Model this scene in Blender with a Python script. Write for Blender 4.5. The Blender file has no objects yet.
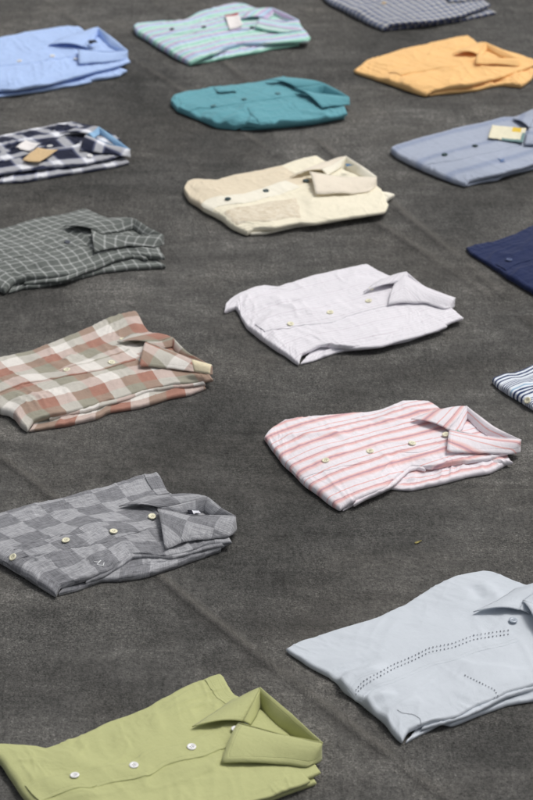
import bpy, math, random
import numpy as np
from mathutils import Vector, Matrix
from mathutils.bvhtree import BVHTree

scene = bpy.context.scene
COL = scene.collection
R = math.radians

# ------------------------------------------------------------------ camera
# the photograph is 533 x 800; f is the focal length in photograph pixels
FPX, PITCH, H = 2250.0, R(30.0), 1.6
CP, SP = math.cos(PITCH), math.sin(PITCH)
CAM = np.array([0.0, 0.0, H])

def raydir(px, py):
    x = (px - 266.5) / FPX
    y = (400.0 - py) / FPX
    return np.array([x, CP + y * SP, -SP + y * CP])

def at(px, py, z=0.0):
    """point of the pixel's sight line at height z (metres)"""
    d = raydir(px, py)
    t = (z - H) / d[2]
    return CAM + d * t

def pxscale(py):
    d = raydir(266.5, py)
    return FPX / (H / -d[2])          # pixels per metre at ground depth

cam_data = bpy.data.cameras.new("camera")
cam = bpy.data.objects.new("camera", cam_data)
COL.objects.link(cam)
cam.location = (0, 0, H)
cam.rotation_euler = (R(90) - PITCH, 0, 0)
cam_data.sensor_fit = 'VERTICAL'
cam_data.sensor_height = 36.0
cam_data.lens = FPX / 800.0 * 36.0
cam_data.clip_start = 0.05
cam_data.clip_end = 2000.0
cam_data.dof.use_dof = True
cam_data.dof.focus_distance = 2.85
cam_data.dof.aperture_fstop = 9.0
scene.camera = cam

# ------------------------------------------------------------------ light
SUN_EL, SUN_AZ = R(62), R(55)         # azimuth clockwise from +Y: behind, to the right
w = bpy.data.worlds.new("World")
scene.world = w
w.use_nodes = True
nt = w.node_tree
nt.nodes.clear()
sky = nt.nodes.new('ShaderNodeTexSky')
sky.sky_type = 'NISHITA'
sky.sun_disc = False
sky.sun_elevation = SUN_EL
sky.sun_rotation = SUN_AZ
sky.air_density = 1.0
sky.dust_density = 6.0
sky.ozone_density = 1.0
hs = nt.nodes.new('ShaderNodeHueSaturation')
hs.inputs['Saturation'].default_value = 0.22
bg = nt.nodes.new('ShaderNodeBackground')
bg.inputs['Strength'].default_value = 0.092
wo = nt.nodes.new('ShaderNodeOutputWorld')
nt.links.new(sky.outputs[0], hs.inputs['Color'])
nt.links.new(hs.outputs[0], bg.inputs['Color'])
nt.links.new(bg.outputs[0], wo.inputs['Surface'])

sd = bpy.data.lights.new("sun", 'SUN')
sd.energy = 1.4
sd.angle = R(18)
sd.color = (1.0, 0.965, 0.92)
so = bpy.data.objects.new("sun", sd)
COL.objects.link(so)
sdir = Vector((math.sin(SUN_AZ) * math.cos(SUN_EL), math.cos(SUN_AZ) * math.cos(SUN_EL), math.sin(SUN_EL)))
so.rotation_euler = sdir.to_track_quat('Z', 'Y').to_euler()
so.location = (3, 4, 6)

vs = scene.view_settings
vs.view_transform = 'Standard'
vs.look = 'None'
vs.gamma = 1.0
vs.exposure = 0.0
scene.render.engine = 'CYCLES'
scene.render.resolution_x, scene.render.resolution_y = 682, 1024

# ------------------------------------------------------------------ noise
_rng = np.random.RandomState(7)
_perm = _rng.permutation(512)
_gr = _rng.rand(512) * 2 * np.pi

def perlin(x, y, seed=0):
    x = np.asarray(x, float) + seed * 17.31
    y = np.asarray(y, float) + seed * 9.77
    xi, yi = np.floor(x).astype(int), np.floor(y).astype(int)
    xf, yf = x - xi, y - yi
    def g(ix, iy, fx, fy):
        h = _perm[(_perm[(ix + seed * 13) & 511] + iy) & 511]
        a = _gr[h]
        return np.cos(a) * fx + np.sin(a) * fy
    u = xf * xf * xf * (xf * (xf * 6 - 15) + 10)
    v = yf * yf * yf * (yf * (yf * 6 - 15) + 10)
    n00, n10 = g(xi, yi, xf, yf), g(xi + 1, yi, xf - 1, yf)
    n01, n11 = g(xi, yi + 1, xf, yf - 1), g(xi + 1, yi + 1, xf - 1, yf - 1)
    a = n00 + u * (n10 - n00)
    b = n01 + u * (n11 - n01)
    return (a + v * (b - a)) * 1.5

def ridged(x, y, seed):
    wx = perlin(x * .7, y * .7, seed + 3) * .8
    wy = perlin(x * .7, y * .7, seed + 5) * .8
    n = np.abs(perlin(x + wx, y + wy, seed))
    return np.clip(1 - n * 2.2, 0, 1) ** 2

# ------------------------------------------------------------------ materials
def S(r, g, b, k=1.0):
    def c(v):
        v /= 255.0
        return (v / 12.92 if v <= .04045 else ((v + .055) / 1.055) ** 2.4) * k
    return (c(r), c(g), c(b), 1.0)

class Nodes:
    def __init__(self, name):
        self.m = bpy.data.materials.new(name)
        self.m.use_nodes = True
        self.t = self.m.node_tree
        self.t.nodes.clear()
        self.out = self.n('ShaderNodeOutputMaterial')
        self.p = self.n('ShaderNodeBsdfPrincipled')
        self.l(self.p.outputs[0], self.out.inputs['Surface'])
    def n(self, t, **kw):
        x = self.t.nodes.new(t)
        for k, v in kw.items():
            setattr(x, k, v)
        return x
    def l(self, a, b):
        self.t.links.new(a, b)
    def setin(self, s, v):
        if isinstance(v, bpy.types.NodeSocket):
            self.l(v, s)
        else:
            s.default_value = v
    def math(self, op, a, b=0.0, c=None, clamp=False):
        x = self.n('ShaderNodeMath', operation=op, use_clamp=clamp)
        self.setin(x.inputs[0], a)
        self.setin(x.inputs[1], b)
        if c is not None:
            self.setin(x.inputs[2], c)
        return x.outputs[0]
    def mix(self, f, a, b, mode='MIX'):
        x = self.n('ShaderNodeMix', data_type='RGBA', blend_type=mode)
        self.setin(x.inputs[0], f)
        self.setin(x.inputs[6], a)
        self.setin(x.inputs[7], b)
        return x.outputs[2]
    def noise(self, vec, scale, detail=2.0, rough=.5, dist=0.0):
        x = self.n('ShaderNodeTexNoise')
        self.l(vec, x.inputs['Vector'])
        x.inputs['Scale'].default_value = scale
        x.inputs['Detail'].default_value = detail
        x.inputs['Roughness'].default_value = rough
        x.inputs['Distortion'].default_value = dist
        return x.outputs['Fac']
    def mapping(self, vec, scale=(1, 1, 1), rot=(0, 0, 0), loc=(0, 0, 0)):
        x = self.n('ShaderNodeMapping')
        self.l(vec, x.inputs['Vector'])
        x.inputs['Scale'].default_value = scale
        x.inputs['Rotation'].default_value = rot
        x.inputs['Location'].default_value = loc
        return x.outputs[0]
    def ramp(self, f, stops, interp='LINEAR'):
        x = self.n('ShaderNodeValToRGB')
        r = x.color_ramp
        r.interpolation = interp
        while len(r.elements) < len(stops):
            r.elements.new(0.5)
        for e, (p, c) in zip(r.elements, stops):
            e.position = p
            e.color = c if len(c) == 4 else tuple(c) + (1,)
        self.l(f, x.inputs[0])
        return x.outputs[0]
    def cyc(self, coord, period, off=0.0):
        return self.math('FRACT', self.math('ADD', self.math('DIVIDE', coord, period), off))
    def frange(self, v, lo, hi, a=0.0, b=1.0):
        x = self.n('ShaderNodeMapRange')
        x.inputs['From Min'].default_value = lo
        x.inputs['From Max'].default_value = hi
        x.inputs['To Min'].default_value = a
        x.inputs['To Max'].default_value = b
        self.l(v, x.inputs[0])
        return x.outputs[0]

def bands(seq, soft=.004):
    """hard-edged band stops with a thread-wide transition: [(pos, colour), ...]"""
    st = []
    for i, (p, c) in enumerate(seq):
        if i > 0:
            st.append((max(p - soft, 0), seq[i - 1][1]))
        st.append((p + (soft if i else 0), c))
    return st

def fabric(name, pattern, slub=.10, slub_scale=1.0, rough=.88, sheen=.15, weave=.35, crumple=.38, wobble=.0009):
    """cloth: pattern(N, U, V) -> colour socket, U V in metres on the cloth"""
    N = Nodes(name)
    uv = N.n('ShaderNodeUVMap', uv_map='cloth').outputs[0]
    sep = N.n('ShaderNodeSeparateXYZ')
    N.l(uv, sep.inputs[0])
    U, V = sep.outputs[0], sep.outputs[1]
    wu = N.math('MULTIPLY', N.math('SUBTRACT', N.noise(uv, 22, 1), .5), wobble * 4)
    wv = N.math('MULTIPLY', N.math('SUBTRACT', N.noise(N.mapping(uv, loc=(3, 7, 0)), 26, 1), .5), wobble * 4)
    U2, V2 = N.math('ADD', U, wu), N.math('ADD', V, wv)
    c = pattern(N, U2, V2) if callable(pattern) else None
    if c is None:
        rgb = N.n('ShaderNodeRGB')
        rgb.outputs[0].default_value = pattern
        c = rgb.outputs[0]
    # slubs: uneven yarn in both thread directions
    s = slub_scale
    na = N.noise(N.mapping(uv, (90 * s, 900 * s, 1)), 1.0, 3, .6)
    nb = N.noise(N.mapping(uv, (900 * s, 90 * s, 1)), 1.0, 3, .6)
    slubv = N.math('ADD', na, nb)
    f = N.frange(slubv, .62, 1.38, 1 - slub, 1 + slub)
    blot = N.frange(N.noise(uv, 14, 3), .3, .7, 1 - slub * .25, 1 + slub * .25)
    f = N.math('MULTIPLY', f, blot)
    g = N.n('ShaderNodeVectorMath', operation='SCALE')
    N.l(c, g.inputs[0])
    N.l(f, g.inputs['Scale'])
    N.l(g.outputs[0], N.p.inputs['Base Color'])
    N.p.inputs['Roughness'].default_value = rough
    N.p.inputs['Specular IOR Level'].default_value = .25
    N.p.inputs['Sheen Weight'].default_value = sheen
    N.p.inputs['Sheen Roughness'].default_value = .45
    # weave and small crumples as relief
    b1 = N.n('ShaderNodeBump')
    b1.inputs['Strength'].default_value = weave
    b1.inputs['Distance'].default_value = .0006
    N.l(slubv, b1.inputs['Height'])
    b2 = N.n('ShaderNodeBump')
    b2.inputs['Strength'].default_value = crumple
    b2.inputs['Distance'].default_value = .004
    cr = N.math('ADD', N.noise(N.mapping(uv, (1, 1.6, 1), (0, 0, .5)), 38, 3, .55, .6),
                N.math('MULTIPLY', N.noise(N.mapping(uv, (1.7, 1, 1), (0, 0, -.4)), 90, 2, .5, .4), .35))
    N.l(cr, b2.inputs['Height'])
    N.l(b1.outputs[0], b2.inputs['Normal'])
    last = b2
    # topstitching: a shallow groove a few millimetres inside a sewn edge
    at_ = N.n('ShaderNodeAttribute', attribute_name='sewn')
    e = at_.outputs['Fac']
    dd = N.math('ABSOLUTE', N.math('SUBTRACT', e, .0055))
    gr = N.frange(dd, 0, .0007, 0, 1)
    b3 = N.n('ShaderNodeBump')
    b3.inputs['Strength'].default_value = .35
    b3.inputs['Distance'].default_value = .0012
    N.l(gr, b3.inputs['Height'])
    N.l(last.outputs[0], b3.inputs['Normal'])
    N.l(b3.outputs[0], N.p.inputs['Normal'])
    return N.m

def plain_mat(name, col, rough=.5, spec=.5, var=.05, scale=200):
    N = Nodes(name)
    tc = N.n('ShaderNodeTexCoord').outputs['Object']
    f = N.frange(N.noise(tc, scale, 2), .3, .7, 1 - var, 1 + var)
    g = N.n('ShaderNodeVectorMath', operation='SCALE')
    g.inputs[0].default_value = col[:3]
    N.l(f, g.inputs['Scale'])
    N.l(g.outputs[0], N.p.inputs['Base Color'])
    N.p.inputs['Roughness'].default_value = rough
    N.p.inputs['Specular IOR Level'].default_value = spec
    return N.m

# ------------------------------------------------------------------ mesh helpers
def link_mesh(name, verts, faces, mat, parent, uvs=None, sewn=None, thick=0.0, mats=None, fmat=None):
    me = bpy.data.meshes.new(name)
    org = np.array(parent.location) if parent is not None else np.zeros(3)
    me.from_pydata([tuple(np.asarray(v) - org) for v in verts], [], faces)
    if uvs is not None:
        lay = me.uv_layers.new(name='cloth')
        idx = np.zeros(len(me.loops), dtype=np.int32)
        me.loops.foreach_get('vertex_index', idx)
        lay.data.foreach_set('uv', np.asarray(uvs, dtype=np.float32)[idx].ravel())
    at_ = me.attributes.new('sewn', 'FLOAT', 'POINT')
    at_.data.foreach_set('value', np.asarray(sewn if sewn is not None else np.ones(len(verts)), dtype=np.float32))
    me.materials.append(mat)
    for m in mats or []:
        me.materials.append(m)
    me.polygons.foreach_set('use_smooth', [True] * len(me.polygons))
    if fmat is not None:
        me.polygons.foreach_set('material_index', fmat)
    me.update()
    o = bpy.data.objects.new(name, me)
    COL.objects.link(o)
    if parent is not None:
        o.parent = parent
    if thick:
        md = o.modifiers.new('cloth_thickness', 'SOLIDIFY')
        md.thickness = thick
        md.offset = -1
    return o

def gridfaces(n, m, flip=False):
    f = []
    for i in range(n - 1):
        for j in range(m - 1):
            q = (i * m + j, (i + 1) * m + j, (i + 1) * m + j + 1, i * m + j + 1)
            f.append(q[::-1] if flip else q)
    return f

def spline(pts, ts, tension=.26):
    """Catmull-Rom style curve through k-dimensional points, sampled by relative length"""
    P = np.asarray(pts, float)
    if len(P) == 2:
        return P[0] + (P[1] - P[0]) * np.asarray(ts)[:, None]
    L = np.r_[0, np.cumsum(np.linalg.norm(np.diff(P[:, :3], axis=0), axis=1) + 1e-9)]
    L /= L[-1]
    T = np.zeros_like(P)
    T[1:-1] = (P[2:] - P[:-2]) / (L[2:] - L[:-2])[:, None]
    T[0] = (P[1] - P[0]) / (L[1] - L[0])
    T[-1] = (P[-1] - P[-2]) / (L[-1] - L[-2])
    # limit the tangents so that corners stay tight
    seg = np.diff(P, axis=0) / np.diff(L)[:, None]
    k = np.clip(np.searchsorted(L, ts, side='right') - 1, 0, len(P) - 2)
    h = (L[k + 1] - L[k])
    s = ((np.asarray(ts) - L[k]) / h)
    m0 = seg[k] * (1 - tension * 1.4) + T[k] * tension * 1.4
    m1 = seg[k] * (1 - tension * 1.4) + T[k + 1] * tension * 1.4
    s = s[:, None]
    hh = h[:, None]
    return ((2 * s**3 - 3 * s**2 + 1) * P[k] + (s**3 - 2 * s**2 + s) * hh * m0 +
            (-2 * s**3 + 3 * s**2) * P[k + 1] + (s**3 - s**2) * hh * m1)

def cluster(n):
    s = np.linspace(0, 1, n)
    return .55 * (1 - np.cos(np.pi * s)) / 2 + .45 * s

class Slab:
    """a folded layer of cloth: four traced edges, rounded folds all round, a soft top with wrinkles"""
    def __init__(self, hem, near, shoulder, far, nu=150, nv=112, bulge=.006, seed=1,
                 wr=.0011, und=.0016, fine=.00025, ang=.3, strokes=(), uvoff=(0, 0), pucker=.0034, press=3, straight=0.0):
        # each edge: list of (px, py, z_mm, r_mm)
        def cv(e, ts, sh):
            P = []
            n = len(e)
            for i, (px, py, z, r) in enumerate(e):
                a = i / (n - 1)
                s0 = sh[0] + (sh[1] - sh[0]) * a
                y = py + s0 * .5 * r * .001 * pxscale(py)
                p = at(px, y, z * .001)
                P.append((p[0], p[1], p[2], r * .001))
            return spline(P, ts)
        us, vs_ = cluster(nu), cluster(nv)
        self.us, self.vs = us, vs_
        c_hem = cv(hem, vs_, (-1, 0))          # u=0, v 0..1
        c_sho = cv(shoulder, vs_, (0, 1))      # u=1
        c_near = cv(near, us, (-1, 0))         # v=0
        c_far = cv(far, us, (0, 1))            # v=1
        U, V = us[:, None, None], vs_[None, :, None]
        A, B, C, D = c_near[0], c_near[-1], c_far[-1], c_far[0]
        G = ((1 - V) * c_near[:, None] + V * c_far[:, None] + (1 - U) * c_hem[None] + U * c_sho[None]
             - ((1 - U) * (1 - V) * A + U * (1 - V) * B + U * V * C + (1 - U) * V * D))
        xy, zm, r = G[..., :2].copy(), G[..., 2], np.clip(G[..., 3], .0015, None)
        self.L = (np.linalg.norm(np.diff(c_near[:, :2], axis=0), axis=1).sum() +
                  np.linalg.norm(np.diff(c_far[:, :2], axis=0), axis=1).sum()) / 2
        self.W = (np.linalg.norm(np.diff(c_hem[:, :2], axis=0), axis=1).sum() +
                  np.linalg.norm(np.diff(c_sho[:, :2], axis=0), axis=1).sum()) / 2
        UU = np.broadcast_to(us[:, None], (nu, nv))
        VV = np.broadcast_to(vs_[None, :], (nu, nv))
        mu, mv = UU * self.L, VV * self.W
        def prof(d):
            x = np.clip(d / r, 0, 1)
            return np.sqrt(np.clip(1 - (1 - x) ** 2, 0, 1))
        pr = prof(mu) * prof(self.L - mu) * prof(mv) * prof(self.W - mv)
        dmin = np.minimum(np.minimum(mu, self.L - mu), np.minimum(mv, self.W - mv))
        inn = np.clip(dmin / .03, 0, 1)
        inn = inn * inn * (3 - 2 * inn)
        ca, sa = math.cos(ang), math.sin(ang)
        a1, b1 = mu * ca + mv * sa, -mu * sa + mv * ca
        ca2, sa2 = math.cos(ang + 1.2), math.sin(ang + 1.2)
        a2, b2 = mu * ca2 + mv * sa2, -mu * sa2 + mv * ca2
        h = und * perlin(mu / .085, mv / .06, seed)
        h = h + wr * ridged(a1 / .11, b1 / .034, seed + 1) * np.clip(.5 + perlin(mu / .1, mv / .1, seed + 8), 0, 1)
        h = h + wr * .7 * ridged(a2 / .09, b2 / .028, seed + 2) * np.clip(.4 + perlin(mu / .09, mv / .09, seed + 9), 0, 1)
        h = h + wr * .55 * ridged(a1 / .035 + 3, b1 / .016, seed + 31) * np.clip(perlin(mu / .06, mv / .06, seed + 33) * 1.6, 0, 1)
        h = h + wr * .45 * ridged(a2 / .03, b2 / .014, seed + 35) * np.clip(perlin(mu / .05, mv / .05, seed + 37) * 1.6, 0, 1)
        h = h + fine * perlin(mu / .009, mv / .009, seed + 4) + fine * 1.5 * perlin(mu / .02, mv / .017, seed + 6)
        # puckers radiating from the folded edges
        def pk(a, d, k, reach):
            m = np.clip(perlin(a / .05, d * 0 + 1.7, seed + k + 1) * 1.5 + .45, 0, 1)
            lean = d * (perlin(a / .07, d * 0 + .3, seed + k + 2)) * .9
            return ridged((a + lean) / .017, d / .09, seed + k) * np.exp(-d / reach) * m
        h = h + pucker * (pk(mv, mu, 41, .018) + pk(mu, mv, 51, .014) + pk(mu, self.W - mv, 61, .014) + .6 * pk(mv, self.L - mu, 71, .014))
        z = zm + r * pr + bulge * (np.sin(np.pi * UU) * np.sin(np.pi * VV)) ** .85 + h * (.5 + .5 * inn)
        # pressed creases from an earlier folding: thin straight lines
        rr = np.random.RandomState(seed)
        for k in range(press):
            th = rr.choice([0, 1]) * math.pi / 2 + rr.uniform(-.12, .12)
            cu, cv_ = rr.uniform(.25, .75) * self.L, rr.uniform(.25, .75) * self.W
            dd = (mu - cu) * math.cos(th) + (mv - cv_) * math.sin(th) + .0015 * perlin(mu / .03, mv / .03, seed + 81 + k)
            vis = np.clip(perlin(mu / .07, mv / .07, seed + 91 + k) * 1.6 + .55, 0, 1)
            z = z + .0011 * vis * np.exp(-np.abs(dd) / .0032) * inn
        # hand-placed creases and folds
        for (pts, amp, wid, kind) in strokes:
            Q = [at(p[0], p[1], .022)[:2] for p in pts]
            best = np.full((nu, nv), 1e9)
            tt = np.zeros((nu, nv))
            side = np.zeros((nu, nv))
            Ls = np.r_[0, np.cumsum([np.linalg.norm(Q[i + 1] - Q[i]) for i in range(len(Q) - 1)])]
            for i in range(len(Q) - 1):
                d = Q[i + 1] - Q[i]
                l2 = d @ d
                q = xy - Q[i]
                t = np.clip((q @ d) / l2, 0, 1)
                e = q - t[..., None] * d
                dist = np.linalg.norm(e, axis=-1)
                k = dist < best
                best = np.where(k, dist, best)
                tt = np.where(k, (Ls[i] + t * math.sqrt(l2)) / Ls[-1], tt)
                side = np.where(k, np.sign(q[..., 0] * d[1] - q[..., 1] * d[0]), side)
            wv_ = wid * .001
            fade = np.clip(np.sin(np.pi * np.clip(tt, 0, 1)) * 1.6, 0, 1)
            if kind == 'ridge':
                z = z + amp * .001 * np.exp(-(best / wv_) ** 2) * fade
            elif kind == 'fold':               # sharp on one side, soft on the other
                s_ = best * side
                z = z + amp * .001 * fade * np.where(s_ > 0, np.exp(-(s_ / (wv_ * 2.6)) ** 2), np.exp(-(s_ / (wv_ * .45)) ** 2))
            elif kind == 'step':
                s_ = best * side
                z = z + amp * .001 * fade * .5 * np.exp(-(best / (wv_ * 6)) ** 2) * np.tanh(s_ / wv_)
        # uneven edges
        wob = .0018
        e_ = (1 - inn)
        xy[..., 0] += e_ * wob * perlin(mu / .035, mv / .035, seed + 21)
        xy[..., 1] += e_ * wob * perlin(mu / .035, mv / .035, seed + 22)
        z = np.maximum(z, .001)
        self.top = np.concatenate([xy, z[..., None]], -1)
        bot = np.concatenate([xy, np.maximum(zm - r * pr, .0004)[..., None]], -1)
        verts = self.top.reshape(-1, 3)
        if straight:                       # the cloth's own straight grain, less bent by the outline
            o_, bu_, bv_ = A[:2], B[:2] - A[:2], D[:2] - A[:2]
            M_ = np.stack([bu_ / np.linalg.norm(bu_), bv_ / np.linalg.norm(bv_)], 1)
            st_ = (xy - o_) @ np.linalg.inv(M_).T
            gu, gv = mu + straight * (st_[..., 0] - mu), mv + straight * (st_[..., 1] - mv)
        else:
            gu, gv = mu, mv
        self.uvg = np.stack([gu + uvoff[0], gv + uvoff[1]], -1)
        uvs = self.uvg.reshape(-1, 2)
        faces = gridfaces(nu, nv)
        # underside band, sharing the boundary ring
        idx = np.arange(nu * nv).reshape(nu, nv)
        bidx = idx + nu * nv
        bidx[0, :], bidx[-1, :], bidx[:, 0], bidx[:, -1] = idx[0, :], idx[-1, :], idx[:, 0], idx[:, -1]
        bu = np.where(mu < np.minimum(mv, self.W - mv), -mu, mu)
        bv = np.where(mv <= mu, -mv, mv)
        bu, bv = bu + (gu - mu), bv + (gv - mv)
        buv = np.stack([bu + uvoff[0], bv + uvoff[1]], -1)
        bf = []
        for i in range(nu - 1):
            for j in range(nv - 1):
                if dmin[i, j] < .03:
                    bf.append((bidx[i, j + 1], bidx[i + 1, j + 1], bidx[i + 1, j], bidx[i, j]))
        used = sorted({v for f in bf for v in f if v >= nu * nv})
        remap = {v: nu * nv + k for k, v in enumerate(used)}
        bflat, buvf = bot.reshape(-1, 3), buv.reshape(-1, 2)
        ex = [bflat[v - nu * nv] for v in used]
        exuv = [buvf[v - nu * nv] for v in used]
        if ex:
            verts = np.vstack([verts, ex])
            uvs = np.vstack([uvs, exuv])
        faces += [tuple(int(remap.get(v, v)) for v in f) for f in bf]
        self.verts, self.faces, self.uvs = verts, faces, uvs
        self.nu, self.nv = nu, nv
        tv = [Vector(v) for v in self.top.reshape(-1, 3)]
        self.bvh = BVHTree.FromPolygons(tv, gridfaces(nu, nv))

    def hit(self, px, py):
        d = Vector(raydir(px, py)).normalized()
        loc, nor, i, dist = self.bvh.ray_cast(Vector(CAM), d)
        if loc is None:
            loc, nor, i, dist = self.bvh.find_nearest(Vector(at(px, py, .02)))
        if nor.z < 0:
            nor = -nor
        a, b = divmod(i, self.nv - 1)
        q = self.top[a:a + 2, b:b + 2].reshape(4, 3)
        p00, p01, p10 = q[0], q[1], q[2]
        e1, e2 = p10 - p00, p01 - p00
        M = np.array([[e1 @ e1, e1 @ e2], [e1 @ e2, e2 @ e2]]) + np.eye(2) * 1e-14
        s = np.linalg.solve(M, [(np.array(loc) - p00) @ e1, (np.array(loc) - p00) @ e2])
        s = np.clip(s, 0, 1)
        u = self.us[a] + s[0] * (self.us[a + 1] - self.us[a])
        v = self.vs[b] + s[1] * (self.vs[b + 1] - self.vs[b])
        return np.array(loc), np.array(nor), u, v

    def ev(self, u, v):
        u, v = min(max(u, 0), 1), min(max(v, 0), 1)
        a = min(max(int(np.searchsorted(self.us, u) - 1), 0), self.nu - 2)
        b = min(max(int(np.searchsorted(self.vs, v) - 1), 0), self.nv - 2)
        s = (u - self.us[a]) / (self.us[a + 1] - self.us[a])
        t = (v - self.vs[b]) / (self.vs[b + 1] - self.vs[b])
        T = self.top
        p = (T[a, b] * (1 - s) * (1 - t) + T[a + 1, b] * s * (1 - t) + T[a, b + 1] * (1 - s) * t + T[a + 1, b + 1] * s * t)
        e1, e2 = T[a + 1, b] - T[a, b], T[a, b + 1] - T[a, b]
        n = np.cross(e1, e2)
        n /= np.linalg.norm(n) + 1e-12
        if n[2] < 0:
            n = -n
        return p, n

    def uvat(self, u, v):
        u, v = min(max(u, 0), 1), min(max(v, 0), 1)
        a = min(max(int(np.searchsorted(self.us, u) - 1), 0), self.nu - 2)
        b = min(max(int(np.searchsorted(self.vs, v) - 1), 0), self.nv - 2)
        s = (u - self.us[a]) / (self.us[a + 1] - self.us[a])
        t = (v - self.vs[b]) / (self.vs[b + 1] - self.vs[b])
        T = self.uvg
        return (T[a, b] * (1 - s) * (1 - t) + T[a + 1, b] * s * (1 - t) + T[a, b + 1] * (1 - s) * t + T[a + 1, b + 1] * s * t)

    def zat(self, x, y):
        loc, nor, i, d = self.bvh.ray_cast(Vector((x, y, .5)), Vector((0, 0, -1)))
        return loc.z if loc is not None else 0.0

# ------------------------------------------------------------------ garment parts
def resample(P, n):
    return spline(np.asarray([list(p) + [0] * (3 - len(p)) for p in P], float), np.linspace(0, 1, n))

def strip_part(name, slab, mat, parent, uvline, width, off=.0013, uvoff=(0, 0), n=90, axis='v', pucker=.0004, vfix=None):
    """a sewn band: runs along a (u,v) line on the slab, width metres wide, with a crisp raised edge"""
    L = resample(uvline, n)
    S_ = [0, .012, .03, .10, .25, .5, .75, .9, .97, .988, 1.0]
    m = len(S_)
    V, UVs, SW = [], [], []
    for i in range(n):
        u, v = L[i][0], L[i][1]
        for j, s in enumerate(S_):
            vv = v + (s * width / slab.W if axis == 'v' else 0)
            u2 = u - (s * width / slab.L if axis == 'u' else 0)
            p, nn = slab.ev(u2, vv)
            o = -.0006 if j in (0, m - 1) else off
            o += pucker * float(perlin((u2 * slab.L + vv * slab.W * .3) / .011, s * 2.5 + 7, 3)) * (1 if 0 < j < m - 1 else .2)
            V.append(p + nn * o)
            g_ = slab.uvat(u2, vv)
            UVs.append((g_[0] + uvoff[0], g_[1] + uvoff[1] if vfix is None else vfix + s * width))
            SW.append(min(s, 1 - s) * width)
    fc = gridfaces(n, m)
    return link_mesh(name, V, fc if axis == 'v' else [q[::-1] for q in fc], mat, parent, UVs, SW)

def quad_part(name, mat, parent, corners, puff=.001, n=10, m=8):
    """a small free piece of cloth between four points given as (px, py, z mm)"""
    c = [at(x, y, z * .001) for x, y, z in corners]
    V, UV = [], []
    for i in range(n):
        a = i / (n - 1)
        for j in range(m):
            b = j / (m - 1)
            p = (1 - a) * (1 - b) * c[0] + a * (1 - b) * c[1] + a * b * c[2] + (1 - a) * b * c[3]
            V.append(p + np.array([0, 0, puff * math.sin(math.pi * b)]))
            UV.append((a * .03, b * .02))
    return link_mesh(name, V, gridfaces(n, m), mat, parent, UV, thick=.0008)

def patch_part(name, slab, mat, parent, quad, off=.0012, uvoff=(0, 0), n=26, m=22, lift=None, sewn=True):
    """a sewn-on panel (pocket, flap) given by four pixel corners; lift raises the last edge"""
    c = [slab.hit(*q)[2:] for q in quad]
    V, UVs, SW = [], [], []
    for i in range(n):
        a = i / (n - 1)
        for j in range(m):
            b = j / (m - 1)
            u = (1 - a) * (1 - b) * c[0][0] + a * (1 - b) * c[1][0] + a * b * c[2][0] + (1 - a) * b * c[3][0]
            v = (1 - a) * (1 - b) * c[0][1] + a * (1 - b) * c[1][1] + a * b * c[2][1] + (1 - a) * b * c[3][1]
            p, nn = slab.ev(u, v)
            e = min(min(a, 1 - a) * n, min(b, 1 - b) * m) / 2.0
            o = -.0005 + (off + .0005) * min(1, e) ** .5
            if lift:
                o += lift * b ** 2 * .001
            V.append(p + nn * o)
            UVs.append((u * slab.L + uvoff[0], v * slab.W + uvoff[1]))
            SW.append(min(min(a, 1 - a) * .09, min(b, 1 - b) * .09) if sewn else 1)
    return link_mesh(name, V, gridfaces(n, m), mat, parent, UVs, SW)

def flat_part(name, slab, mat, parent, quad, z=.003, curl=.003, thick=.0006, mats=None, fm=None, n=12, m=8):
    """a card or paper tag lying loosely on the cloth, four pixel corners"""
    c = [slab.hit(*q)[0] for q in quad]
    V = []
    for i in range(n):
        a = i / (n - 1)
        for j in range(m):
            b = j / (m - 1)
            p = (1 - a) * (1 - b) * c[0] + a * (1 - b) * c[1] + a * b * c[2] + (1 - a) * b * c[3]
            zz = max(p[2], slab.zat(p[0], p[1])) + z + curl * (2 * a - 1) ** 2 + .0007 * math.sin(5 * b + 3 * a)
            V.append((p[0], p[1], zz))
    F = gridfaces(n, m)
    fmat = None
    if fm:
        fmat = [fm((k // (m - 1) + .5) / (n - 1), (k % (m - 1) + .5) / (m - 1)) for k in range(len(F))]
    return link_mesh(name, V, F, mat, parent, thick=thick, mats=mats, fmat=fmat)

BUTTON_MESH = {}
def button_mesh(mat, dark):
    key = (mat.name, dark.name)
    if key in BUTTON_MESH:
        return BUTTON_MESH[key]
    prof = [(0, 1.0), (2.4, 1.0), (3.3, 1.45), (4.6, 1.8), (5.5, 1.45), (5.9, .8), (5.5, .1), (3, 0)]
    V, F, M = [], [], []
    n = 28
    for k in range(n):
        a = 2 * math.pi * k / n
        for r, z in prof:
            V.append((r * .001 * math.cos(a), r * .001 * math.sin(a), z * .001))
    m = len(prof)
    for k in range(n):
        for j in range(m - 1):
            k2 = (k + 1) % n
            F.append((k * m + j, k * m + j + 1, k2 * m + j + 1, k2 * m + j))
            M.append(0)
    for sx, sy in ((1, 1), (1, -1), (-1, 1), (-1, -1)):  # four flat dark discs, the shade inside the holes put in as colour
        b = len(V)
        for k in range(10):
            a = 2 * math.pi * k / 10
            V.append((sx * .0012 + .00065 * math.cos(a), sy * .0012 + .00065 * math.sin(a), .00106))
        F.append(tuple(range(b, b + 10)))
        M.append(1)
    me = bpy.data.meshes.new('button')
    me.from_pydata(V, [], F)
    me.materials.append(mat)
    me.materials.append(dark)
    me.polygons.foreach_set('material_index', M)
    me.polygons.foreach_set('use_smooth', [True] * len(F))
    me.update()
    BUTTON_MESH[key] = me
    return me

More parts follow.
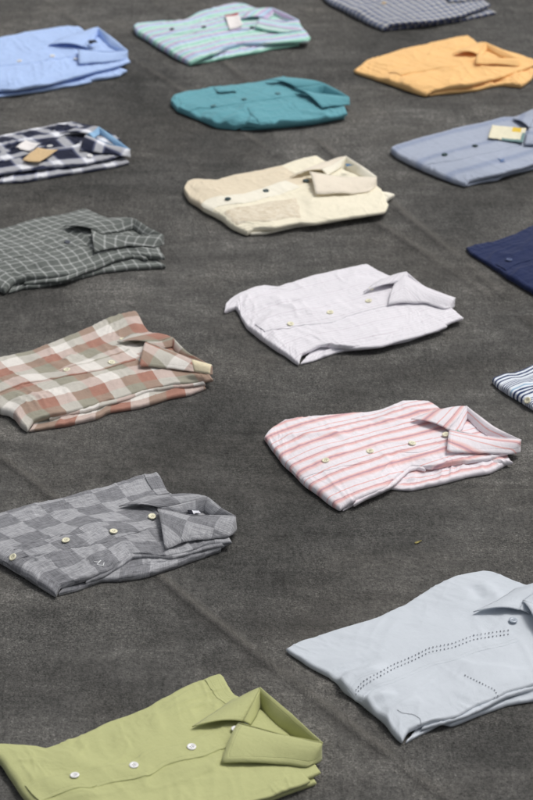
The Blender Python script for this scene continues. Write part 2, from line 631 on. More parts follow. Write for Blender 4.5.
def add_button(slab, parent, px, py, mat, dark, off=.0014, size=1.0, spin=0.4):
    p, n, u, v = slab.hit(px, py)
    q, n = slab.ev(u, v)
    n = sum(slab.ev(u + i * .011 / slab.L, v + j * .011 / slab.W)[1] for i in (-1, 0, 1) for j in (-1, 0, 1))
    n = n / np.linalg.norm(n)
    o = bpy.data.objects.new('button', button_mesh(mat, dark))
    COL.objects.link(o)
    o.parent = parent
    o.location = Vector(p + n * off) - parent.location
    n = n + np.array([.10 * math.sin(px * 3.1), .10 * math.cos(py * 2.7), 0])
    o.rotation_euler = (Vector(n).to_track_quat('Z', 'Y').to_matrix() @ Matrix.Rotation(spin + px, 3, 'Z')).to_euler()
    o.scale = (size * .9,) * 3
    return o

def make_collar(slab, parent, mat, ribs, neck, stand_mat=None, uvrot=0.0, uvoff=(0, 0), per=9, across=12, clamp=.0022, stand=True, seed=5, puff=.16):
    def res(q):
        if q[2] is None:
            p = slab.hit(q[0], q[1])[0].copy()
            p[2] += .003 if len(q) < 4 else q[3] * .001
            return p
        return at(q[0], q[1], q[2] * .00072)
    N = res((neck[0], neck[1], None))
    Fs, Os = [], []
    for F, O in ribs:
        f = res(F)
        if O is None:
            d = f - N
            d[2] = 0
            d /= np.linalg.norm(d)
            o = f + d * .003
            o[2] = max(.008, f[2] - .022)
        else:
            o = res(O)
        Fs.append(f)
        Os.append(o)
    F4, O4 = [], []
    for i in range(len(Fs) - 1):
        same = np.linalg.norm(Fs[i] - Fs[i + 1]) < 1e-6
        k = 4 if same else per
        for a in np.linspace(0, 1, k, endpoint=False):
            F4.append(Fs[i] * (1 - a) + Fs[i + 1] * a)
            O4.append(Os[i] * (1 - a) + Os[i + 1] * a)
    F4.append(Fs[-1])
    O4.append(Os[-1])
    F4, O4 = np.array(F4), np.array(O4)
    def sm(A):                                    # soften the corners a little
        B = A.copy()
        B[1:-1] = A[1:-1] * .5 + (A[:-2] + A[2:]) * .25
        return B
    F4, O4 = sm(sm(F4)), sm(sm(O4)) if len(O4) > 6 else O4
    n = len(F4)
    al = np.r_[0, np.cumsum(np.linalg.norm(np.diff((F4 + O4) / 2, axis=0), axis=1))]
    cr, sr = math.cos(uvrot), math.sin(uvrot)
    V, UV, SW = [], [], []
    for i in range(n):
        f, o = F4[i], O4[i]
        ln = np.linalg.norm(o - f)
        mid = f * .6 + o * .4 + np.array([0, 0, (puff + .05) * ln])
        for j in range(across):
            t = j / (across - 1)
            p = (1 - t) ** 2 * f + 2 * t * (1 - t) * mid + t * t * o
            p = p + np.array([0, 0, .0014 * float(perlin(al[i] / .021, t * 1.8, seed)) * t + .0012 * float(perlin(al[i] / .03, 5.5, seed + 2)) * (1 - t)])
            zc = slab.zat(p[0], p[1])
            p[2] = max(p[2], zc + clamp * min(1, .35 + t))
            V.append(p)
            a_, b_ = al[i], t * ln
            UV.append((a_ * cr - b_ * sr + uvoff[0], a_ * sr + b_ * cr + uvoff[1]))
            SW.append(min((1 - t) * ln, al[i], al[-1] - al[i]))
    col = link_mesh('collar', V, gridfaces(n, across), mat, parent, UV, SW, thick=.0012)
    if stand:
        V, UV, SW = [], [], []
        ms = 6
        for i in range(n):
            f = F4[i]
            d = N - f
            d[2] = 0
            dl = np.linalg.norm(d) + 1e-9
            b = f + d * min(.35, .012 / dl)
            b[2] = max(min(slab.zat(b[0], b[1]) + .0008, f[2] - .002), .004)
            for j in range(ms):
                t = j / (ms - 1)
                p = f * (1 - t) + b * t
                p = p + (d / dl) * .002 * math.sin(math.pi * t)
                V.append(p)
                UV.append((al[i] + .31, t * np.linalg.norm(f - b) + .017))
                SW.append(t * .03)
        st = link_mesh('collar_stand', V, gridfaces(n, ms), stand_mat or mat, parent, UV, SW, thick=.0012)
    return col

GROUP = 'folded shirts laid out in rows on the dark ground'
def new_shirt(label, cx, cy):
    e = bpy.data.objects.new('folded_shirt', None)
    e.empty_display_size = .1
    COL.objects.link(e)
    p = at(cx, cy, 0)
    e.location = (p[0], p[1], 0)
    bpy.context.view_layer.update()
    e['label'] = label
    e['category'] = 'shirt'
    e['group'] = GROUP
    return e

def z4(pts, z0, z1, r0=None, r1=None, quick=1.0):
    """give a traced edge heights running from z0 to z1 (mm); quick > 1 reaches z1 early"""
    r0 = z0 if r0 is None else r0
    r1 = z1 if r1 is None else r1
    P = np.array(pts, float)
    L = np.r_[0, np.cumsum(np.linalg.norm(np.diff(P, axis=0), axis=1))]
    L /= L[-1]
    out = []
    for (x, y), t in zip(pts, L):
        k = min(1, t * quick)
        out.append((x, y, z0 + (z1 - z0) * k, r0 + (r1 - r0) * k))
    return out

def body(hem, near, shoulder, far, zA=11, zD=9, zB=(16, 7), zC=(12, 10), q=9, **kw):
    zA, zD = zA * .64, zD * .66
    zB, zC = (zB[0] * .80, zB[1] * .36), (zC[0] * .72, zC[1] * .60)
    kw.setdefault('bulge', .0038)
    """hem: far corner D -> near corner A; near: A -> B; far: D -> C; shoulder: B -> C"""
    kA = .62
    h = z4(hem, zD, zA)[::-1]
    nh = len(h) - 1
    h = [(x, y, z * (kA + (1 - kA) * min(1, 3.2 * i / nh)), r * (kA + (1 - kA) * min(1, 3.2 * i / nh))) for i, (x, y, z, r) in enumerate(h)]
    n = z4(near, zA * kA, zB[0], zA * kA, zB[1], q)
    f = z4(far, zD, zC[0], zD, zC[1])
    s = z4(shoulder, zB[0], zC[0], zB[1], zC[1])
    return Slab(h, n, s, f, **kw)

def under(outline, depth=(18, -34), z=5.0, r=5.0, seed=3, **kw):
    """a lower layer that shows under the near edge: traced outer edge, running in below the front"""
    z, r = z * .54, r * .54
    k_ = len(outline) - 1
    inner = [(x + depth[0] + 8 - 46 * i / k_, y + depth[1]) for i, (x, y) in enumerate(outline)]
    n = z4(outline, z * .6, z, r * .6, r, 3)
    f = z4(inner, z * .7, z, r * .7, r, 3)
    return Slab([n[0], f[0]], n, [n[-1], f[-1]], f, nu=120, nv=36, bulge=.0015, seed=seed, wr=.0044, und=.0024, press=0, **kw)

def layer(near, a, b, e, mat, name='inner_layer', dx=1.5, dy=2.2, z=10.5, r=2.0, seed=300, uvoff=(.03, .05)):
    """a thin cloth layer showing in the gap under the front: part of the near edge, set a little out"""
    P = resample(near, 40)
    out = []
    for i, t in enumerate(np.linspace(a, b, 9)):
        q = P[min(39, int(t * 39))]
        k = float(perlin(t * 6.0, seed * .37, 5))
        out.append((q[0] + dx, q[1] + dy + 1.3 * k))
    inner = [(x + 16 - 40 * i / 8, y - 22) for i, (x, y) in enumerate(out)]
    n, f = z4(out, z * .7, z, r, r, 4), z4(inner, z * .8, z, r, r, 4)
    sl = Slab([n[0], f[0]], n, [n[-1], f[-1]], f, nu=100, nv=24, bulge=.0008, seed=seed, wr=.002, und=.0012, press=0, uvoff=uvoff)
    return put(sl, name, mat, e)

def put(slab, name, mat, parent):
    return link_mesh(name, slab.verts, slab.faces, mat, parent, slab.uvs)

def tube(name, pts, rad, mat, parent, k=6):
    V, F = [], []
    n = len(pts)
    for i, p in enumerate(pts):
        d = np.array(pts[min(i + 1, n - 1)]) - np.array(pts[max(i - 1, 0)])
        d /= np.linalg.norm(d) + 1e-12
        a = np.cross(d, [0, 0, 1.0]); a /= np.linalg.norm(a) + 1e-12
        b = np.cross(d, a)
        for j in range(k):
            t = 2 * math.pi * j / k
            V.append(np.array(p) + rad * (a * math.cos(t) + b * math.sin(t)))
    for i in range(n - 1):
        for j in range(k):
            F.append((i * k + j, i * k + (j + 1) % k, (i + 1) * k + (j + 1) % k, (i + 1) * k + j))
    return link_mesh(name, V, F, mat, parent)

def on(slab, pts, off=.0005, n=30):
    """pixel polyline laid on the cloth"""
    P = resample(pts, n)
    out = []
    for q in P:
        p, nn, u, v = slab.hit(q[0], q[1])
        out.append(p + nn * off)
    return out

def uvs_of(slab, pts):
    return [slab.hit(*p)[2:] for p in pts]

# ------------------------------------------------------------------ the ground
def make_ground():
    N = Nodes('worn_dark_asphalt')
    co = N.n('ShaderNodeTexCoord').outputs['Object']
    fine = N.noise(co, 430, 3, .7)
    grit = N.noise(co, 170, 4, .7)
    mid = N.noise(co, 30, 5, .65, .6)
    big = N.noise(co, 2.2, 5, .6, .8)
    patch = N.noise(N.mapping(co, (1.2, 2.0, 1), (0, 0, R(-30)), (4, 2, 0)), 3.0, 4, .6, .6)
    # sweeping trowel and drag marks in three directions, each only in patches
    s1 = N.noise(N.mapping(co, (70, 24, 1), (0, 0, R(28))), 1.0, 5, .7, 1.2)
    s2 = N.noise(N.mapping(co, (84, 26, 1), (0, 0, R(-40)), (3, 1, 0)), 1.0, 5, .7, 1.4)
    s3 = N.noise(N.mapping(co, (7, 22, 1), (0, 0, R(52)), (7, 5, 0)), 1.0, 4, .65, .9)
    m1 = N.frange(N.noise(co, 4.0, 3), .40, .60)
    streak = N.mix(m1, s1, s2)
    def amp(x, k):
        return N.math('MULTIPLY', N.math('SUBTRACT', x, .5), k)
    t = N.math('ADD', amp(mid, .42), amp(big, 1.15))
    rough_ = N.frange(N.noise(co, 5.5, 4, .6, .5), .36, .64, .35, 1.5)
    t = N.math('ADD', t, amp(streak, .70))
    t = N.math('ADD', t, amp(s3, .72))
    t = N.math('ADD', t, amp(grit, 1.0))
    t = N.math('ADD', t, N.math('MULTIPLY', amp(fine, 1.45), rough_))
    t = N.math('ADD', t, .5)
    c = N.ramp(t, [(0, S(42, 42, 41)), (.28, S(67, 67, 65)), (.5, S(86, 85, 83)), (.74, S(106, 105, 102)), (1, S(148, 146, 142))])
    warm = N.frange(N.noise(co, 3.6, 4, .65, .4), .46, .70, 0, .45)
    c = N.mix(warm, c, (1.05, .99, .92, 1), 'MULTIPLY')
    # pale worn scuffs, made of separate light grains
    sc = N.math('MULTIPLY', N.frange(N.noise(co, 6.0, 4, .65, .8), .56, .72), N.frange(N.noise(co, 240, 2, .6), .50, .62))
    c = N.mix(N.math('MULTIPLY', sc, .30), c, S(158, 155, 149))
    pit = N.frange(N.noise(co, 300, 1, .5), .28, .38, .7, 0)
    c = N.mix(pit, c, S(34, 33, 31))
    c = N.mix(N.frange(patch, .50, .72, 0, .35), c, S(52, 50, 47))
    # thin dragged scratches
    for sc_, an, lo in (((3, 170, 1), 35, .66), ((4, 210, 1), -28, .68), ((3.5, 190, 1), 74, .69)):
        q = N.noise(N.mapping(co, sc_, (0, 0, R(an)), (an * .1, 2, 0)), 1.0, 3, .6, .3)
        c = N.mix(N.frange(q, lo, lo + .09, 0, .17), c, S(146, 143, 137))
        q2 = N.noise(N.mapping(co, sc_, (0, 0, R(an + 8)), (an * .2, 5, 0)), 1.0, 3, .6, .3)
        c = N.mix(N.frange(q2, lo, lo + .09, 0, .38), c, S(44, 43, 41))
    h = N.math('ADD', N.math('MULTIPLY', fine, .7), N.math('MULTIPLY', grit, 1.1))
    h = N.math('ADD', h, N.math('MULTIPLY', streak, 1.6))
    h = N.math('ADD', h, N.math('MULTIPLY', mid, 1.0))
    # low lap seams of the surfacing, running diagonally
    sep = N.n('ShaderNodeSeparateXYZ')
    N.l(co, sep.inputs[0])
    X, Y = sep.outputs[0], sep.outputs[1]
    for (p, q, wid, amt) in (((0, 455), (320, 702), .008, 3.0), ((395, 205), (470, 268), .009, 2.0), ((150, 70), (330, 190), .009, 1.8)):
        a, b = at(*p)[:2], at(*q)[:2]
        d = (b - a) / np.linalg.norm(b - a)
        nx, ny = -d[1], d[0]
        dist = N.math('ADD', N.math('ADD', N.math('MULTIPLY', X, float(nx)), N.math('MULTIPLY', Y, float(ny))), float(-(nx * a[0] + ny * a[1])))
        dist = N.math('ADD', dist, N.math('MULTIPLY', N.math('SUBTRACT', N.noise(co, 5, 3), .5), .016))
        st = N.frange(dist, -wid, wid, 0, 1)
        h = N.math('ADD', h, N.math('MULTIPLY', N.math('SMOOTH_MIN', st, 1.0, .3), amt))
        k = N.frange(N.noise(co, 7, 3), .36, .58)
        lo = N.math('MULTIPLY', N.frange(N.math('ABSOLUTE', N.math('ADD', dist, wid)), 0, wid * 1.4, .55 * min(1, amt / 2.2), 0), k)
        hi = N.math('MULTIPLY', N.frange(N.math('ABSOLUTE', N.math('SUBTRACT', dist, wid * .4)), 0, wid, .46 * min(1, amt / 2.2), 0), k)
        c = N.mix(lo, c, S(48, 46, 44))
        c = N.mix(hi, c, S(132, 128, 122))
    N.l(c, N.p.inputs['Base Color'])
    N.p.inputs['Roughness'].default_value = .8
    N.p.inputs['Specular IOR Level'].default_value = .3
    bp = N.n('ShaderNodeBump')
    bp.inputs['Strength'].default_value = .9
    bp.inputs['Distance'].default_value = .0022
    N.l(h, bp.inputs['Height'])
    N.l(bp.outputs[0], N.p.inputs['Normal'])
    me = bpy.data.meshes.new('ground')
    s = 400
    me.from_pydata([(-s, -s, 0), (s, -s, 0), (s, s, 0), (-s, s, 0)], [], [(0, 1, 2, 3)])
    me.materials.append(N.m)
    o = bpy.data.objects.new('ground', me)
    COL.objects.link(o)
    o['kind'] = 'structure'
make_ground()

def leaf_fragment():
    """a tiny dry leaf scrap lying on the ground"""
    N = Nodes('dry_yellow_green_leaf')
    tc = N.n('ShaderNodeTexCoord').outputs['Object']
    N.l(N.ramp(N.noise(tc, 300, 3), [(.3, S(104, 100, 60)), (.6, S(164, 152, 86)), (.8, S(186, 176, 116))]), N.p.inputs['Base Color'])
    N.p.inputs['Roughness'].default_value = .7
    V, n, m = [], 12, 5
    c = at(418, 543, 0)
    for i in range(n):
        t = i / (n - 1)
        w = .0017 * math.sin(math.pi * min(1, t * 1.08 + .04)) ** .8 + .0002
        for j in range(m):
            q = (j / (m - 1) - .5) * 2
            x, y = (t - .5) * .010, q * w * (1 + .25 * math.sin(9 * t))
            V.append((c[0] + x * .9 - y * .4, c[1] + x * .4 + y * .9, .0006 + .0010 * q * q + .0014 * t * t))
    o = link_mesh('leaf', V, gridfaces(n, m), N.m, None, thick=.0003)
    o['label'] = 'tiny yellowish leaf scrap lying on the bare dark ground'
    o['category'] = 'leaf'
leaf_fragment()

# ------------------------------------------------------------------ cloth patterns
W_ = S(236, 234, 238)

def pat_pink(N, U, V):
    W, P, PL, M = S(240, 234, 240), S(234, 186, 184), S(240, 214, 214), S(198, 160, 172)
    st = [(0, W), (.09, W), (.15, PL), (.22, P), (.255, M), (.285, M), (.31, P), (.35, PL), (.39, W), (.53, W), (.58, PL), (.62, P),
          (.655, P), (.665, M), (.68, M), (.69, PL), (.73, W), (.86, W), (.87, P), (.895, P), (.905, W), (1, W)]
    return N.ramp(N.cyc(V, .051, .42), st)

def pat_checker(N, U, V):
    a = N.math('FLOOR', N.math('DIVIDE', U, .0365))
    b = N.math('FLOOR', N.math('DIVIDE', V, .0325))
    k = N.math('ABSOLUTE', N.math('MODULO', N.math('ADD', a, N.math('ADD', b, 40)), 2.0))
    cx = N.n('ShaderNodeCombineXYZ')
    N.l(U, cx.inputs[0]); N.l(V, cx.inputs[1])
    uv = cx.outputs[0]
    hx = N.noise(N.mapping(uv, (60, 700, 1)), 1, 3, .7)
    hy = N.noise(N.mapping(uv, (700, 60, 1)), 1, 3, .7)
    h = N.math('ADD', N.math('MULTIPLY', hx, .65), N.math('MULTIPLY', hy, .35))
    lt = N.ramp(N.frange(h, .34, .66), [(0, S(124, 125, 129)), (.5, S(163, 164, 169)), (1, S(198, 199, 202))])
    dk = N.ramp(N.frange(h, .34, .66), [(0, S(90, 92, 97)), (.5, S(129, 130, 135)), (1, S(160, 161, 165))])
    return N.mix(k, dk, lt)

def pat_brown(N, U, V):
    def band(c, off, period=.0800):
        w, s, r = S(230, 226, 220), S(158, 155, 140), S(170, 126, 111)
        return N.ramp(N.cyc(c, period, off), bands([(0, w), (.333, s), (.667, r)], .012))
    # the two fronts are cut separately: the checks jump at the opening
    k = N.math('GREATER_THAN', V, N.math('SUBTRACT', .120, N.math('MULTIPLY', U, .0917)))
    v2 = N.math('ADD', V, N.math('MULTIPLY', N.math('ADD', .413, N.math('MULTIPLY', k, .247)), .077))
    return N.mix(.5, band(U, .10), band(v2, 0.0, .077))

def pat_grid(N, U, V):
    base = S(104, 109, 106)
    def line(c, off):
        return N.ramp(N.cyc(c, .0162, off), bands([(0, (0, 0, 0, 1)), (.80, (1, 1, 1, 1)), (.98, (0, 0, 0, 1))], .04))
    f = N.math('MULTIPLY', N.math('ADD', line(U, .1), line(V, .3)), .34)
    return N.mix(f, base, S(212, 215, 214))

def pat_navycheck(N, U, V):
    def band(c, off):
        d, l, g = S(22, 28, 52), S(236, 238, 244), S(120, 126, 156)
        return N.ramp(N.cyc(c, .054, off), bands([(0, d), (.50, g), (.56, l), (.84, g), (.90, d)], .012))
    return N.mix(.5, band(U, .2), band(V, .55))

def pat_smallcheck(N, U, V):
    def band(c, off):
        g, n, l = S(146, 156, 180), S(34, 48, 104), S(228, 228, 228)
        return N.ramp(N.cyc(c, .0140, off), bands([(0, g), (.22, n), (.42, S(128, 130, 116)), (.56, l), (.80, S(116, 120, 136))], .03))
    return N.mix(.5, band(U, 0), band(V, .3))

def pat_mint(N, U, V):
    m, l, b, w = S(166, 222, 204), S(200, 184, 216), S(186, 214, 236), S(222, 236, 238)
    return N.ramp(N.cyc(V, .062, .15), bands([(0, w), (.08, m), (.24, w), (.30, b), (.44, l), (.56, w), (.62, m), (.70, b), (.80, w), (.84, l), (.94, m)], .02))

def pat_bluestripe(N, U, V):
    n, w, b = S(40, 62, 108), S(232, 238, 246), S(150, 184, 212)
    wide = N.ramp(N.cyc(V, .060, .05), bands([(0, w), (.07, n), (.13, w), (.22, n), (.29, w), (.37, n), (.45, w), (.52, b), (.58, w)], .008))
    thin = N.ramp(N.cyc(V, .0042), bands([(0, w), (.55, S(66, 84, 124))], .05))
    k = N.ramp(N.cyc(V, .060, .05), bands([(0, (0, 0, 0, 1)), (.64, (1, 1, 1, 1)), (.97, (0, 0, 0, 1))], .004))
    return N.mix(k, wide, thin)

def pat_white(N, U, V):
    b = S(235, 233, 239)
    k = N.ramp(N.cyc(V, .0062), bands([(0, (0, 0, 0, 1)), (.62, (1, 1, 1, 1)), (.80, (0, 0, 0, 1))], .08))
    q = N.ramp(N.cyc(V, .037, .2), bands([(0, (0, 0, 0, 1)), (.40, (1, 1, 1, 1)), (.62, (0, 0, 0, 1))], .03))
    return N.mix(N.math('MULTIPLY', k, N.math('ADD', .35, N.math('MULTIPLY', q, .5))), b, S(206, 196, 206))

def pat_greyblue(N, U, V):
    b, d = S(172, 181, 199), S(146, 158, 184)
    k = N.ramp(N.cyc(V, .068, .22), [(0, (0, 0, 0, 1)), (.55, (0, 0, 0, 1)), (.68, (1, 1, 1, 1)), (.78, (1, 1, 1, 1)), (.88, (0, 0, 0, 1)), (1, (0, 0, 0, 1))])
    return N.mix(N.math('MULTIPLY', k, .8), b, d)

def pat_cream(N, U, V):
    far = N.frange(V, .128, .130, 0, 1)
    nearu = N.frange(U, .20, .203, 1, 0)
    return N.mix(N.math('MULTIPLY', far, nearu), S(246, 239, 216), S(232, 219, 194))

def pat_embroid(N, U, V):
    cx = N.n('ShaderNodeCombineXYZ')
    N.l(U, cx.inputs[0]); N.l(V, cx.inputs[1])
    n = N.noise(cx.outputs[0], 110, 3, .6, 1.2)
    return N.ramp(n, [(.34, S(216, 203, 178)), (.5, S(229, 218, 196)), (.64, S(236, 227, 208))])

M_pink = fabric('pink_striped_cotton', pat_pink, slub=.05, wobble=.0005)
M_check = fabric('grey_checkerboard_linen', pat_checker, slub=.22, slub_scale=.8, weave=.7, crumple=.35)
M_brown = fabric('rose_sage_plaid_cotton', pat_brown, slub=.08, crumple=.35, wobble=.0013)
M_grid = fabric('grey_windowpane_cotton', pat_grid, slub=.10, wobble=.0014)
M_navyc = fabric('navy_white_check_cotton', pat_navycheck, slub=.06, wobble=.0014)
M_smallc = fabric('blue_grey_small_check_cotton', pat_smallcheck, slub=.06)
M_mint = fabric('mint_lavender_striped_cotton', pat_mint, slub=.05, wobble=.0014)
M_bstripe = fabric('blue_white_striped_cotton', pat_bluestripe, slub=.04)
M_white = fabric('white_seersucker', pat_white, slub=.05, crumple=.5)
M_greyb = fabric('grey_blue_shadow_stripe_cotton', pat_greyblue, slub=.05)
M_cream = fabric('cream_cotton', pat_cream, slub=.05)
M_creamw = fabric('pale_cream_cotton', S(248, 243, 226), slub=.05)
M_creamb = fabric('beige_cream_cotton', S(240, 230, 212), slub=.05)
M_embr = fabric('beige_embroidered_cotton', pat_embroid, slub=.08, crumple=.45)
M_lblue = fabric('light_blue_cotton', S(180, 205, 248), slub=.07)
M_lblue2 = fabric('sky_blue_lining', S(150, 190, 224), slub=.05)
M_orange = fabric('apricot_cotton', S(255, 206, 140), slub=.05)
M_teal = fabric('teal_cotton', S(104, 166, 178), slub=.06)
M_navy = fabric('navy_cotton', S(33, 45, 84), slub=.08)
M_pale = fabric('pale_blue_grey_poplin', S(203, 210, 218), slub=.025, weave=.2, crumple=.2, rough=.75, sheen=.1)
M_olive = fabric('olive_green_poplin', S(184, 187, 134), slub=.045, weave=.3, crumple=.28, rough=.8)
M_olivein = fabric('olive_green_lining', S(180, 183, 128), slub=.05, weave=.2, crumple=.15)
M_stain = fabric('yellowed_cream_lining', S(238, 226, 194), slub=.06)
M_pearl = plain_mat('pearl_button_plastic', S(236, 233, 212), .4, .4, .08, 400)
M_ivory = plain_mat('ivory_button_plastic', S(236, 232, 204), .4, .4, .08, 400)
M_wbtn = plain_mat('white_button_plastic', S(236, 236, 236), .28)
M_gbtn = plain_mat('dark_green_button_plastic', S(38, 66, 68), .35)
M_bbtn = plain_mat('blue_button_plastic', S(70, 84, 124), .35)
M_tbtn = plain_mat('teal_button_plastic', S(92, 142, 150), .35)
M_cbtn = plain_mat('clear_grey_button_plastic', S(176, 186, 198), .2)
M_hole = plain_mat('button_hole_shadow', S(70, 64, 50), .8)
M_dark = plain_mat('dark_button_hole_shade', S(40, 42, 52), .9)  # painted shade of button holes
M_grey_thread_shade = plain_mat('grey_thread_and_hole_shade', S(84, 88, 98), .9)  # loose thread, one button, and painted shade of eyelets and button holes
M_card = plain_mat('white_card', S(238, 234, 232), .7, .3)
M_red = plain_mat('red_print', S(176, 76, 92), .7, .3)
M_tan = plain_mat('tan_card', S(212, 184, 142), .8, .3)
M_cream_card = plain_mat('cream_card', S(236, 230, 204), .8, .3)
M_yel = plain_mat('yellow_print', S(232, 196, 72), .7, .3)
M_tagprint = plain_mat('blue_green_print', S(120, 150, 150), .7, .3)
M_green = plain_mat('green_woven_label', S(60, 160, 122), .8, .2)
M_wlabel = plain_mat('white_woven_label', S(222, 224, 232), .7, .2)
M_dlabel = plain_mat('black_woven_label', S(30, 32, 44), .7, .2)
M_blabel = plain_mat('blue_woven_label', S(96, 128, 160), .8, .2)
M_logo = plain_mat('pale_embroidery', S(226, 228, 230), .8, .2)
M_logob = plain_mat('blue_embroidery', S(92, 126, 178), .8, .2)

# ------------------------------------------------------------------ generic collar for shirts whose neck lies outside the frame
def quad_map(A, B, C, D):
    A, B, C, D = map(np.array, (A, B, C, D))
    return lambda u, v: tuple(A * (1 - u) * (1 - v) + B * u * (1 - v) + C * u * v + D * (1 - u) * v)

def generic_collar(slab, e, mat, A, B, C, D, **kw):
    q = quad_map(A, B, C, D)
    def p(u, v, z=None, o=None):
        x, y = q(u, v)
        return (x, y, z) if o is None else (x, y, z, o)
    F0, F1, F2, F3 = p(.80, .47, None, 5), p(1.02, .72, 42), p(1.13, .36, 40), p(.80, .43, None, 6)
    ribs = [(F0, p(.62, .60)), (F1, p(.93, .86, 20)), (F1, None), (F2, None), (F2, p(1.02, .14, 22)), (F3, p(.74, .22))]
    make_collar(slab, e, mat, ribs, q(.92, .5), **kw)

# ================================================================== the shirts
def build_olive():
    e = new_shirt('plain olive green shirt with white buttons, cut off by the lower edge', 170, 770)
    b = body(hem=[(-14, 752), (0, 765), (12, 783), (24, 801), (75, 858)],
             near=[(75, 858), (150, 834), (210, 814), (258, 799), (290, 788), (321, 774)],
             shoulder=[(321, 774), (300, 745), (262, 712), (236, 695), (221, 673)],
             far=[(-14, 752), (0, 747.5), (34, 748), (45, 750), (61, 744), (93, 732), (110, 722), (137, 713), (154, 704), (180, 690), (221, 673)],
             zA=12, zD=11, zB=(12, 7), zC=(14, 9), seed=11, ang=.15, wr=.0020, und=.0028, fine=.00008,
             strokes=[([(45, 748), (90, 764), (150, 772)], 2.4, 12, 'ridge'), ([(110, 722), (125, 748)], 1.6, 9, 'ridge'),
                      ([(154, 704), (160, 735)], 1.4, 8, 'ridge'), ([(230, 745), (212, 765), (170, 780)], 2.2, 7, 'fold'),
                      ([(10, 762), (50, 780), (110, 800)], 2.2, 14, 'ridge'), ([(180, 690), (190, 735)], 1.5, 14, 'ridge')])
    put(b, 'body', M_olive, e)
    layer([(75, 858), (150, 834), (210, 814), (258, 799), (290, 788), (321, 774)], 0.45, 0.97, e, M_olive, seed=301)
    u = under([(92, 858), (180, 832), (270, 802), (316, 784)], seed=12)
    put(u, 'folded_sleeve', M_olive, e)
    L = uvs_of(b, [(40, 803), (54, 797), (81, 788), (118, 782), (148, 776.5), (166, 766), (180, 761.5), (204, 757), (228, 748)])
    strip_part('placket', b, M_olive, e, L, .034, .0016)
    strip_part('sleeve_hem', b, M_olive, e, [(.985, .62), (.985, .80), (.985, .975)], .020, .0010, axis='u')
    F0, F1, F2, F3 = (243, 725, None, 5), (260, 687, 44), (323, 743, 42), (238, 728, None, 7)
    make_collar(b, e, M_olive, [(F0, (192, 729.5, None, 4)), ((251, 706, 36), (212, 716, None)), (F1, (235, 699, 20)), (F1, None),
                                ((292, 714, 43), None), (F2, None), (F2, (309, 768, 20)), ((290, 737, 40), (280, 766, None, 4)), (F3, (221, 765, None, 4))],
                (262, 728), stand_mat=M_olivein, puff=.12)
    flat_part('neck_label', b, M_wlabel, e, [(244, 723.5), (249, 722), (251, 725), (246, 727)], z=.0012, curl=0)
    for x, y in ((75, 777), (134, 767), (191.5, 748.5)):
        add_button(b, e, x, y, M_wbtn, M_hole, .002)
    add_button(b, e, 235, 731, M_wbtn, M_hole, .003, .9)

